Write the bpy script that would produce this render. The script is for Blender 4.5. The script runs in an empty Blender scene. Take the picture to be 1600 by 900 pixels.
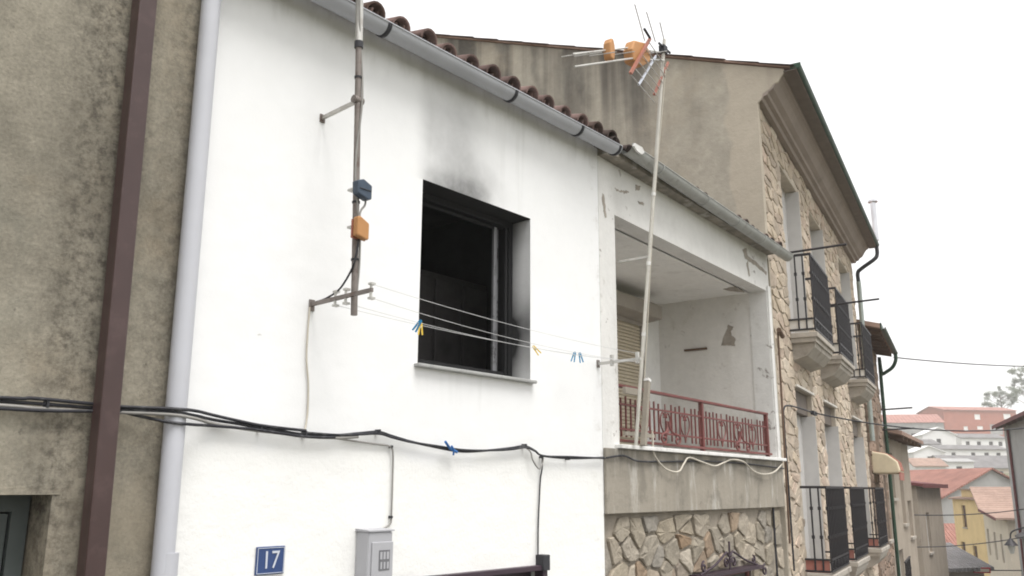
import bpy, bmesh, math, random
from mathutils import Matrix, Vector
rng = random.Random(17)
sc = bpy.context.scene
col = sc.collection
R = math.radians

# ---------------------------------------------------------------- camera (eye level is z = 0, the street lies below)
cam = bpy.data.cameras.new('camera'); cam_o = bpy.data.objects.new('camera', cam); col.objects.link(cam_o)
PITCH, ROLL = 0.227448, 0.00473
fw = Vector((0, math.cos(PITCH), math.sin(PITCH))); up0 = Vector((0, -math.sin(PITCH), math.cos(PITCH))); rt0 = Vector((1, 0, 0))
rt = rt0*math.cos(ROLL) + up0*math.sin(ROLL); up = up0*math.cos(ROLL) - rt0*math.sin(ROLL)
cam_o.matrix_world = Matrix(((rt.x, up.x, -fw.x, 0), (rt.y, up.y, -fw.y, 0), (rt.z, up.z, -fw.z, 0), (0, 0, 0, 1)))
cam.sensor_width = 36; cam.lens = 36*1351.3/1600; cam.clip_start = .05; cam.clip_end = 6000
sc.camera = cam_o

# ---------------------------------------------------------------- overcast sky, weak soft sun, exposure
SUN_EL, SUN_AZ = R(66), R(140)
w = bpy.data.worlds.new('World'); sc.world = w; w.use_nodes = True
nt = w.node_tree; nt.nodes.clear()
sky = nt.nodes.new('ShaderNodeTexSky'); sky.sky_type = 'NISHITA'; sky.sun_disc = False
sky.sun_elevation = SUN_EL; sky.sun_rotation = SUN_AZ; sky.air_density = 1.0; sky.dust_density = 4.0; sky.ozone_density = .6
hs = nt.nodes.new('ShaderNodeHueSaturation'); hs.inputs['Saturation'].default_value = .12
mx = nt.nodes.new('ShaderNodeMix'); mx.data_type = 'RGBA'; mx.inputs[0].default_value = .72
mx.inputs[7].default_value = (5.65, 5.65, 5.68, 1)          # the even cloud layer
bg = nt.nodes.new('ShaderNodeBackground'); bg.inputs[1].default_value = .12
wo = nt.nodes.new('ShaderNodeOutputWorld')
nt.links.new(sky.outputs[0], hs.inputs['Color']); nt.links.new(hs.outputs[0], mx.inputs[6])
nt.links.new(mx.outputs[2], bg.inputs[0]); nt.links.new(bg.outputs[0], wo.inputs[0])
sd = bpy.data.lights.new('sun', 'SUN'); sd.energy = 1.5; sd.angle = R(30); sd.color = (1, .98, .95)
so = bpy.data.objects.new('sun', sd); col.objects.link(so)
tosun = Vector((math.sin(SUN_AZ)*math.cos(SUN_EL), math.cos(SUN_AZ)*math.cos(SUN_EL), math.sin(SUN_EL)))
so.rotation_euler = (-tosun).to_track_quat('-Z', 'Y').to_euler()
vs = sc.view_settings; vs.view_transform = 'Standard'; vs.look = 'None'; vs.gamma = 1; vs.use_curve_mapping = False
vs.exposure = 1.13
sc.render.engine = 'CYCLES'
sc.cycles.filter_width = 1.9
sc.cycles.max_bounces = 6; sc.cycles.diffuse_bounces = 4; sc.cycles.volume_bounces = 1

# ---------------------------------------------------------------- materials
class Mat:
    def __init__(s, name, c, rough=.8, metal=0, spec=.3):
        s.m = bpy.data.materials.new(name); s.m.use_nodes = True; s.nt = s.m.node_tree
        s.b = s.nt.nodes['Principled BSDF']; s.b.inputs['Roughness'].default_value = rough
        s.b.inputs['Metallic'].default_value = metal; s.b.inputs['Specular IOR Level'].default_value = spec
        s.rgb = s.nt.nodes.new('ShaderNodeRGB'); s.rgb.outputs[0].default_value = (*c, 1); s.c = s.rgb.outputs[0]
        tc = s.nt.nodes.new('ShaderNodeTexCoord'); s.co = tc.outputs['Object']; s.nrm = None
    def L(s, a, b): s.nt.links.new(a, b)
    def val(s, x, sock):
        if isinstance(x, (int, float)): sock.default_value = x
        else: s.L(x, sock)
    def origin(s, o):                      # shift object coordinates so that they read as facade coordinates
        n = s.nt.nodes.new('ShaderNodeVectorMath'); n.operation = 'ADD'; n.inputs[1].default_value = o
        s.L(s.co, n.inputs[0]); s.co = n.outputs[0]; return s
    def xyz(s):
        n = s.nt.nodes.new('ShaderNodeSeparateXYZ'); s.L(s.co, n.inputs[0]); return n.outputs
    def noise(s, scale, detail=5, rough=.6, st=(1, 1, 1), off=(0, 0, 0), dist=0):
        m = s.nt.nodes.new('ShaderNodeMapping'); m.inputs['Scale'].default_value = st; m.inputs['Location'].default_value = off
        s.L(s.co, m.inputs[0])
        n = s.nt.nodes.new('ShaderNodeTexNoise'); n.inputs['Scale'].default_value = scale; n.inputs['Detail'].default_value = detail
        n.inputs['Roughness'].default_value = rough; n.inputs['Distortion'].default_value = dist
        s.L(m.outputs[0], n.inputs['Vector']); return n.outputs['Fac']
    def mr(s, v, a, b, c=0., d=1., smooth=True):
        n = s.nt.nodes.new('ShaderNodeMapRange'); n.interpolation_type = 'SMOOTHSTEP' if smooth else 'LINEAR'
        s.val(v, n.inputs[0]); n.inputs[1].default_value = a; n.inputs[2].default_value = b
        n.inputs[3].default_value = c; n.inputs[4].default_value = d; return n.outputs[0]
    def ma(s, op, a, b=0., c=0.):
        n = s.nt.nodes.new('ShaderNodeMath'); n.operation = op
        s.val(a, n.inputs[0]); s.val(b, n.inputs[1]); s.val(c, n.inputs[2]); return n.outputs[0]
    def mix(s, fac, c, mode='MIX'):        # lay colour c over the present colour where fac
        n = s.nt.nodes.new('ShaderNodeMix'); n.data_type = 'RGBA'; n.blend_type = mode
        s.val(fac, n.inputs[0]); s.L(s.c, n.inputs[6])
        if isinstance(c, tuple): n.inputs[7].default_value = (*c, 1)
        else: s.L(c, n.inputs[7])
        s.c = n.outputs[2]; return s
    def var(s, v, lo, hi):                 # multiply the colour by a value mapped to lo..hi
        f = s.mr(v, .25, .75, lo, hi, False)
        n = s.nt.nodes.new('ShaderNodeVectorMath'); n.operation = 'SCALE'; s.L(s.c, n.inputs[0]); s.val(f, n.inputs[3])
        s.c = n.outputs[0]; return s
    def bump(s, v, strength=.5, dist=.01):
        n = s.nt.nodes.new('ShaderNodeBump'); n.inputs['Strength'].default_value = strength; n.inputs['Distance'].default_value = dist
        s.val(v, n.inputs['Height'])
        if s.nrm: s.L(s.nrm, n.inputs['Normal'])
        s.nrm = n.outputs[0]; return s
    def rand(s):                           # one number per object and per loose piece
        a = s.nt.nodes.new('ShaderNodeObjectInfo').outputs['Random']; b = s.nt.nodes.new('ShaderNodeNewGeometry').outputs['Random Per Island']
        return s.ma('FRACT', s.ma('ADD', a, b))
    def ramp(s, v, stops):
        n = s.nt.nodes.new('ShaderNodeValToRGB'); s.L(v, n.inputs[0]); e = n.color_ramp.elements
        for i, (p, c) in enumerate(stops):
            x = e[i] if i < 2 else e.new(p)
            x.position = p; x.color = (*c, 1)
        return n.outputs[0]
    def done(s):
        s.L(s.c, s.b.inputs['Base Color'])
        if s.nrm: s.L(s.nrm, s.b.inputs['Normal'])
        return s.m

def simple(name, c, rough=.6, metal=0, spec=.3, var=.12, sc_=6, bump=.0, bsc=40, dirt=None):
    m = Mat(name, c, rough, metal, spec)
    m.var(m.noise(sc_, 6), 1-var, 1+var)
    if dirt: m.mix(m.mr(m.noise(dirt[1], 6, .7), .5, .72, 0, dirt[2]), dirt[0])
    if bump: m.bump(m.noise(bsc, 5), bump, .01)
    return m.done()

ZB = -2.95                                   # base of the near houses
def mat_white_wall():
    m = Mat('white_limewash', (.80, .80, .80), .9, 0, .15).origin((2.215, 0, ZB))
    X, Y, Z = m.xyz()
    m.var(m.noise(1.3, 4), .965, 1.02); m.var(m.noise(14, 4), .985, 1.015)
    # cream, rougher coat below the cable line
    low = m.mr(m.ma('ADD', Z, m.mr(m.noise(2.2, 3), .3, .7, -.06, .06)), .26, .14)
    m.mix(m.ma('MULTIPLY', low, .8), (.80, .795, .77))
    m.mix(m.ma('MULTIPLY', low, m.mr(m.noise(4, 6, .7), .52, .8, 0, .22)), (.62, .60, .55))
    # smoke plume above the window, drifting left
    dz = m.ma('SUBTRACT', Z, 2.0)
    c = m.ma('SUBTRACT', 4.13, m.ma('MULTIPLY', dz, .20))
    d = m.ma('ADD', m.ma('SUBTRACT', X, c), m.mr(m.noise(2.2, 3, .5), .3, .7, -.08, .08))
    lat = m.mr(m.ma('ABSOLUTE', d), .10, .50, 1, 0)
    fall = m.ma('ADD', m.mr(dz, 0, .22, .36, 0), m.mr(dz, .0, 1.0, .42, .12))
    puff = m.ma('MULTIPLY', m.mr(m.noise(2.0, 4, .5), .25, .75, .74, 1.08), m.mr(m.noise(16, 5, .7), .3, .7, .92, 1.06))
    on = m.ma('MULTIPLY', m.mr(dz, -.01, .01), m.mr(X, 3.64, 3.82))
    m.mix(m.ma('MULTIPLY', m.ma('MULTIPLY', lat, fall), m.ma('MULTIPLY', puff, on)), (.055, .055, .055))
    m.mix(m.ma('MULTIPLY', m.ma('MULTIPLY', m.mr(dz, .75, .3, 0, 1), on), m.ma('MULTIPLY', m.mr(m.ma('ABSOLUTE', d), .2, .75, .13, 0), puff)), (.1, .1, .1))
    # chips, blotchy darker band below the gutter, dirty right edge
    m.mix(m.mr(m.noise(26, 3, .5, off=(3, 1, 7)), .735, .77, 0, .55), (.42, .40, .37))
    m.mix(m.ma('MULTIPLY', m.mr(Z, 2.55, 2.78), m.mr(m.noise(9, 5, st=(1, 1, .35)), .42, .75, 0, .38)), (.45, .44, .42))
    m.mix(m.ma('MULTIPLY', m.mr(X, 5.62, 5.8), m.mr(m.noise(7, 6, .7), .5, .68, 0, .6)), (.5, .48, .45))
    # green-grey drip marks under the window sill
    sl = m.ma('MULTIPLY', m.mr(Z, .35, .74), m.ma('MULTIPLY', m.mr(X, 3.7, 3.76), m.mr(X, 4.96, 4.9)))
    m.mix(m.ma('MULTIPLY', sl, m.mr(m.noise(9, 4, st=(1, 1, .06)), .5, .75, 0, .2)), (.45, .45, .42))
    m.bump(m.noise(1.6, 3), .35, .03)
    h = m.ma('MULTIPLY', m.noise(42, 5, .6), m.mr(Z, .3, .1, .35, 1.))
    m.bump(h, .25, .008)
    h2 = m.ma('MULTIPLY', m.noise(13, 4, .6), m.mr(Z, .3, .1, .25, 1.))
    m.bump(h2, .28, .012)
    return m.done()
def mat_soot_reveal():
    m = Mat('sooted_reveal', (.74, .74, .74), .9, 0, .1).origin((2.215, 0, ZB))
    X, Y, Z = m.xyz()
    n = m.noise(2.2, 3, .5)
    k = m.ma('ADD', m.mr(Z, 1.72, 2.0, 0, .4), m.mr(m.ma('ABSOLUTE', m.ma('SUBTRACT', Z, 1.12)), .45, .0, .10, .75))
    k = m.ma('MULTIPLY', k, m.mr(n, .25, .65, .55, 1.1))
    k = m.ma('ADD', k, m.mr(Y, .05, .2, 0, .5))
    k = m.ma('ADD', k, m.mr(Z, 1.995, 2.0, 0, 1))      # the lintel itself is black
    k = m.ma('ADD', k, m.mr(X, 3.78, 3.76, 0, 1))
    m.mix(m.ma('MINIMUM', k, .97), (.018, .018, .019))
    m.bump(m.noise(30, 5), .3, .01)
    return m.done()
def mat_render_left():
    m = Mat('grey_brown_render', (.265, .242, .195), .95, 0, .1).origin((-2.5, 0, ZB))
    X, Y, Z = m.xyz()
    m.var(m.noise(1.1, 5, .6), .66, 1.34); m.var(m.noise(5, 7, .75), .70, 1.30); m.var(m.noise(60, 3), .8, 1.2)
    m.mix(m.mr(m.noise(.9, 5, .7, off=(4, 2, 1)), .48, .7, 0, .45), (.30, .24, .165))
    m.mix(m.mr(m.noise(1.5, 5, .7, off=(1, 2, 9)), .5, .7, 0, .4), (.15, .15, .125))
    near = m.ma('MAXIMUM', m.mr(m.ma('ABSOLUTE', m.ma('SUBTRACT', X, 1.68)), .05, .32, 1, 0), m.ma('MULTIPLY', .75, m.mr(X, 1.8, 2.1)))
    sp = m.mr(m.noise(17, 7, .78), .40, .66)
    m.mix(m.ma('MULTIPLY', m.ma('MULTIPLY', sp, near), .85), (.06, .052, .044))
    m.mix(m.ma('MULTIPLY', m.mr(near, 0, 1, 0, .35), m.mr(m.noise(2.2, 4), .3, .7)), (.10, .088, .07))
    m.mix(m.mr(m.noise(20, 5, .65, off=(5, 5, 5)), .62, .72, 0, .6), (.07, .06, .05))
    m.mix(m.ma('MULTIPLY', m.mr(Z, .75, .0), m.mr(m.noise(1.8, 5, off=(2, 0, 0)), .35, .65, 0, .45)), (.32, .275, .205))
    m.bump(m.noise(70, 5, .7), .45, .008); m.bump(m.noise(8, 5), .3, .02)
    return m.done()
def mat_gable():
    m = Mat('weathered_cement_gable', (.365, .335, .28), .95, 0, .1)
    X, Y, Z = m.xyz()
    m.var(m.noise(.8, 5), .8, 1.2); m.var(m.noise(9, 5, .7), .88, 1.12); m.var(m.noise(3, 5, .7, st=(1, 1, 1.2)), .88, 1.12)
    st = m.mr(m.noise(1.9, 4, .55, st=(1, 1, .05), off=(.7, .1, 0)), .50, .66)
    top = m.mr(m.ma('ADD', Z, m.ma('MULTIPLY', m.noise(1.2, 4), 2.2)), 8.6, 11.2)
    m.mix(m.ma('MULTIPLY', m.ma('MULTIPLY', st, top), .9), (.085, .078, .07))
    st2 = m.mr(m.noise(3.6, 5, .6, st=(1, 1, .04), off=(2.3, .1, 0)), .48, .7)
    m.mix(m.ma('MULTIPLY', m.ma('MULTIPLY', st2, top), .5), (.12, .105, .09))
    for c_, w_, k_ in ((3.75, .16, .85), (3.15, .12, .6), (2.55, .2, .9), (1.55, .26, .7), (4.6, .2, .8), (.95, .1, .25)):
        wob = m.mr(m.noise(1.6, 4, .6, st=(1, 1, .5), off=(c_, 0, 0)), .25, .75, -.14, .14)
        g_ = m.mr(m.ma('ABSOLUTE', m.ma('ADD', m.ma('SUBTRACT', Y, c_), wob)), .0, w_*1.5, 1, 0)
        v_ = m.mr(m.ma('SUBTRACT', Z, m.ma('MULTIPLY', Y, .34)), 7.9, 9.2, .2, 1)
        m.mix(m.ma('MULTIPLY', m.ma('MULTIPLY', g_, v_), m.mr(m.noise(7, 5, .65, st=(1, 1, .3)), .25, .7, k_*.55, k_)), (.085, .078, .07))
    m.mix(m.ma('MULTIPLY', m.mr(m.ma('ADD', Y, m.mr(m.noise(1.5, 3), .3, .7, -.06, .06)), .42, .36), .55), (.47, .41, .33))
    m.mix(m.mr(m.noise(.6, 5, .7, off=(9, 3, 3)), .5, .75, 0, .5), (.40, .34, .26))
    m.mix(m.mr(m.noise(.7, 4, .7, off=(2, 7, 3)), .52, .75, 0, .45), (.27, .26, .22))
    m.bump(m.noise(24, 5, .65), .35, .012); m.bump(m.noise(2.5, 4), .2, .03)
    return m.done()
def mat_old_paint(name, base, o, patch=.6, streak=.3, dirtc=(.30, .28, .25), low=None, drip=None, ends=False):
    m = Mat(name, base, .92, 0, .12).origin(o)
    X, Y, Z = m.xyz()
    m.var(m.noise(1.6, 5), .9, 1.07); m.var(m.noise(12, 5, .7), .95, 1.05)
    loc = m.ma('MAXIMUM', m.mr(X, .75, .2), m.mr(X, 2.7, 3.5)) if ends else 1.
    m.mix(m.ma('MULTIPLY', loc, m.mr(m.noise(2.6, 6, .68, dist=.4), .54, .66, 0, patch)), dirtc)
    m.mix(m.ma('MULTIPLY', loc, m.mr(m.noise(6, 6, .7, off=(3, 3, 1), dist=.6), .62, .67, 0, patch)), (.20, .17, .15))
    m.mix(m.mr(m.noise(3.5, 5, .6, st=(1, 1, .1), off=(5, 0, 0)), .5, .75, 0, streak), dirtc)
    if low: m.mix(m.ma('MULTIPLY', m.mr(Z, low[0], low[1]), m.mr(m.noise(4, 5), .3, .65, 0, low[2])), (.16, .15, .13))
    if drip: m.mix(m.mr(m.noise(5, 6, .65, st=(1, 1, .22), off=(8, 0, 2)), .52, .68, 0, .6), drip)
    m.bump(m.noise(30, 5, .6), .35, .01); m.bump(m.noise(4, 4), .35, .02)
    return m.done()
def mat_stone(name, stops, bumpd=.03):
    m = Mat(name, (.3, .27, .2), .95, 0, .12)
    m.mix(1., m.ramp(m.rand(), stops))
    m.var(m.noise(7, 6, .65), .78, 1.2); m.var(m.noise(45, 5, .7), .85, 1.15)
    m.mix(m.mr(m.noise(11, 5, .7, off=(4, 4, 4)), .55, .75, 0, .4), (.15, .13, .11))
    m.bump(m.noise(9, 6, .65), .8, bumpd); m.bump(m.noise(50, 4), .5, .008)
    return m.done()
def mat_tile(name, a, b, dark):
    m = Mat(name, a, .9, 0, .15)
    m.mix(m.rand(), b); m.var(m.noise(9, 5), .75, 1.25)
    m.mix(m.mr(m.noise(7, 6, .7), .47, .66, 0, .75), dark)
    m.bump(m.noise(40, 4), .4, .006)
    return m.done()
def mat_roof(name, c, period=.24, yaw_axis=0):
    m = Mat(name, c, .9, 0, .15)
    m.var(m.noise(.8, 5), .75, 1.25); m.var(m.noise(7, 4), .85, 1.15)
    X = m.xyz()[yaw_axis]
    m.bump(m.ma('SINE', m.ma('MULTIPLY', X, 6.283/period)), .8, .05)
    return m.done()
def mat_metal_stain(name, c, rough, metal, rust=.0, rc=(.16, .07, .04), var=.15):
    m = Mat(name, c, rough, metal, .4)
    m.var(m.noise(5, 5), 1-var, 1+var)
    if rust: m.mix(m.mr(m.noise(9, 6, .7), .5, .68, 0, rust), rc)
    m.bump(m.noise(60, 3), .1, .004)
    return m.done()

MT = dict(
    white_wall=mat_white_wall(), reveal=mat_soot_reveal(), left=mat_render_left(), gable=mat_gable(),
    b_paint=mat_old_paint('flaking_off_white_paint', (.69, .68, .66), (0, 0, ZB), .8, .15, (.45, .43, .40), ends=True),
    b_recess=mat_old_paint('faded_recess_paint', (.70, .68, .65), (0, 0, ZB), .28, .15, (.46, .43, .38), (1.0, .4, .6)),
    b_back=mat_old_paint('pale_back_wall_paint', (.78, .775, .76), (0, 0, ZB), .12, .05, (.5, .48, .45), (.8, .4, .3)),
    b_ceiling=mat_old_paint('balcony_ceiling_plaster', (.82, .81, .79), (0, 0, ZB), .18, .0, (.36, .33, .3)),
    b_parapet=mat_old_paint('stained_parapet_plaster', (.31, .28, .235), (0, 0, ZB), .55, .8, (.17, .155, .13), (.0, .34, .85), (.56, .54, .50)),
    bare=simple('bare_weathered_mortar', (.33, .295, .255), .95, var=.3, sc_=12, bump=.6, bsc=40),
    stone_b=mat_stone('tan_field_stone', [(0, (.33, .285, .22)), (.25, (.28, .25, .205)), (.5, (.38, .33, .265)), (.72, (.25, .23, .20)), (.90, (.29, .205, .135)), (1, (.41, .37, .31))]),
    stone_c=mat_stone('cream_rubble_stone', [(0, (.45, .375, .29)), (.3, (.52, .44, .35)), (.6, (.38, .32, .26)), (.8, (.48, .38, .305)), (1, (.57, .50, .41))]),
    mortar_b=simple('tan_mortar', (.29, .255, .21), .95, bump=.5, bsc=30, var=.25),
    mortar_c=simple('pale_mortar', (.48, .42, .345), .95, bump=.5, bsc=30, var=.2),
    tile=mat_tile('terracotta_tile', (.22, .15, .135), (.13, .088, .08), (.06, .042, .04)),
    tile_dark=mat_tile('blackened_tile', (.13, .085, .07), (.08, .065, .06), (.03, .028, .026)),
    roof_deck=simple('roof_bedding_mortar', (.10, .075, .065), .95, bump=.4, bsc=20, var=.3),
    pvc=mat_metal_stain('pale_grey_plastic', (.41, .42, .45), .38, 0, .12, (.36, .36, .35), .06),
    pvc_old=mat_metal_stain('weathered_grey_gutter', (.36, .365, .35), .55, 0, .5, (.20, .19, .165), .15),
    pvc_white=mat_metal_stain('white_plastic_pipe', (.47, .475, .51), .38, 0, .2, (.5, .5, .5), .05),
    joint=simple('dark_rubber_joint', (.035, .035, .04), .6),
    brown=mat_metal_stain('brown_painted_metal', (.060, .036, .034), .38, .0, .25, (.12, .08, .075), .12),
    cable=simple('black_cable_sheath', (.022, .022, .027), .55, var=.3, sc_=9, dirt=((.16, .16, .16), 11, .5)),
    cable_grey=simple('dusty_grey_cable', (.26, .25, .235), .7, var=.3),
    cable_white=simple('cream_cable', (.50, .46, .39), .6, var=.1),
    line=simple('clothes_line_cord', (.55, .55, .55), .6),
    rail_red=mat_metal_stain('dark_red_iron', (.155, .045, .04), .55, .0, .55, (.10, .05, .04), .25),
    rail_black=mat_metal_stain('black_iron', (.028, .026, .03), .5, .3, .2, (.08, .05, .04)),
    gate=mat_metal_stain('dark_purple_iron', (.045, .028, .04), .5, .1, .2, (.09, .05, .04)),
    alu=mat_metal_stain('sooty_aluminium', (.20, .20, .21), .45, .3, .9, (.02, .02, .02)),
    black_frame=simple('charred_frame', (.012, .012, .013), .7, bump=.3),
    room=simple('burnt_room_surface', (.028, .028, .030), .9, var=.5, sc_=3, bump=.4, bsc=12),
    ward=simple('charred_wardrobe_wood', (.085, .08, .08), .6, var=.4, sc_=3),
    sill=simple('grey_stone_sill', (.36, .36, .35), .7, var=.2, bump=.2, dirt=((.12, .12, .12), 6, .7)),
    sill_white=simple('painted_white_ledge', (.70, .69, .67), .8, var=.12, bump=.2, dirt=((.3, .28, .26), 5, .6)),
    mast_old=mat_metal_stain('rusty_galvanised_tube', (.20, .175, .16), .6, .3, .8, (.10, .06, .045), .3),
    galv=mat_metal_stain('galvanised_steel', (.50, .49, .46), .45, .5, .4, (.25, .2, .16), .2),
    mast_white=mat_metal_stain('pale_steel_tube', (.55, .53, .48), .5, .2, .4, (.36, .31, .26), .12),
    orange=simple('orange_plastic', (.43, .215, .085), .6, var=.15, dirt=((.34, .18, .08), 9, .5)),
    blue=simple('slate_blue_plastic', (.05, .07, .10), .5, var=.12),
    red_plastic=simple('faded_red_plastic', (.32, .12, .08), .5),
    peg_blue=simple('blue_peg_plastic', (.02, .22, .42), .5), peg_yellow=simple('yellow_peg_plastic', (.72, .50, .06), .5),
    tie=simple('blue_plastic_tie', (.03, .13, .36), .5),
    plate=simple('blue_enamel', (.03, .06, .17), .3, spec=.5, var=.06), enamel=simple('white_enamel', (.52, .55, .62), .35),
    box=simple('grey_polyester_box', (.38, .38, .40), .6, var=.05, bump=.05), box_dark=simple('meter_window_plastic', (.15, .15, .16), .3),
    wood=simple('taupe_painted_timber', (.30, .27, .225), .8, var=.15, bump=.2),
    shutter=simple('cream_shutter_slat', (.50, .44, .34), .7, var=.08), shutter_box=simple('grey_shutter_box', (.32, .29, .255), .8, var=.1),
    shutter_grey=simple('pale_grey_shutter', (.52, .505, .49), .7, var=.07),
    brown_box=simple('brown_window_head', (.15, .125, .105), .7, var=.15),
    trim=simple('white_lintel_trim', (.68, .65, .60), .85, var=.1),
    cornice=simple('moulded_plaster_cornice', (.28, .235, .205), .85, var=.12, sc_=2, bump=.15, dirt=((.2, .17, .15), 3, .5)),
    slab=simple('grey_balcony_stone', (.38, .345, .30), .9, var=.15, bump=.3, dirt=((.16, .14, .12), 4, .6)),
    green_gutter=mat_metal_stain('dark_green_gutter', (.018, .05, .028), .45, .2),
    pipe_green=mat_metal_stain('grey_green_downpipe', (.30, .335, .315), .45, .2),
    steel=mat_metal_stain('bright_steel_flue', (.60, .60, .62), .3, .85),
    glass=Mat('window_glass', (.06, .065, .07), .12, 0, .5).done(),
    leftwin=simple('green_grey_window_paint', (.085, .098, .095), .5), blind=simple('tan_blind_slat', (.20, .17, .115), .7),
    wood_brown=simple('brown_rafter', (.12, .075, .05), .8), awn_cream=simple('cream_awning_cloth', (.58, .50, .36), .9), awn_red=simple('dull_red_awning_stripe', (.36, .15, .12), .9),
    brick_brown=mat_stone('brown_brick', [(0, (.24, .18, .14)), (.5, (.30, .22, .17)), (1, (.20, .16, .13))], .01),
    far_white=simple('far_whitewash', (.74, .73, .72), .9, var=.06, sc_=.6), far_grey=simple('far_grey_render', (.33, .325, .32), .9, var=.15, sc_=.5, dirt=((.22, .21, .2), .8, .6)),
    far_brick=simple('far_red_brick', (.36, .13, .09), .9, var=.12, sc_=.5), far_yellow=simple('ochre_yellow_render', (.66, .50, .26), .9, var=.1, sc_=1., dirt=((.42, .3, .16), 1.2, .4)),
    far_cream=simple('cream_render', (.55, .49, .40), .9, var=.1, sc_=1), far_beige=simple('beige_render', (.34, .29, .235), .9, var=.15, sc_=1.2, dirt=((.2, .17, .14), 1.5, .6)),
    roof_red=mat_roof('salmon_red_roof_tiles', (.30, .145, .115)), roof_brown=mat_roof('pink_brown_roof_tiles', (.34, .235, .19)), roof_grey=mat_roof('grey_roof_tiles', (.20, .19, .19)),
    roof_far=mat_roof('far_pink_roof_tiles', (.32, .16, .135), .8), dark_red=simple('dark_red_eave', (.13, .035, .035), .7),
    dark_win=simple('dark_window_recess', (.04, .037, .036), .4), red_sign=simple('red_sign_frame', (.38, .03, .035), .5),
    asphalt=simple('worn_concrete_street', (.16, .155, .148), .9, var=.2, sc_=1.5, bump=.4, bsc=30),
    soil=simple('scrubby_hillside', (.13, .125, .075), 1., var=.35, sc_=.05, dirt=((.06, .08, .035), .03, .8)),
    leaf=None, bark=simple('grey_bark', (.10, .085, .07), .95, bump=.4), lamp_glass=simple('frosted_lamp_glass', (.45, .45, .42), .3),
)
def mat_leaf():
    m = Mat('grey_green_foliage', (.06, .085, .045), .8, 0, .2)
    m.mix(m.rand(), (.10, .12, .065)); return m.done()
MT['leaf'] = mat_leaf()

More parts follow.
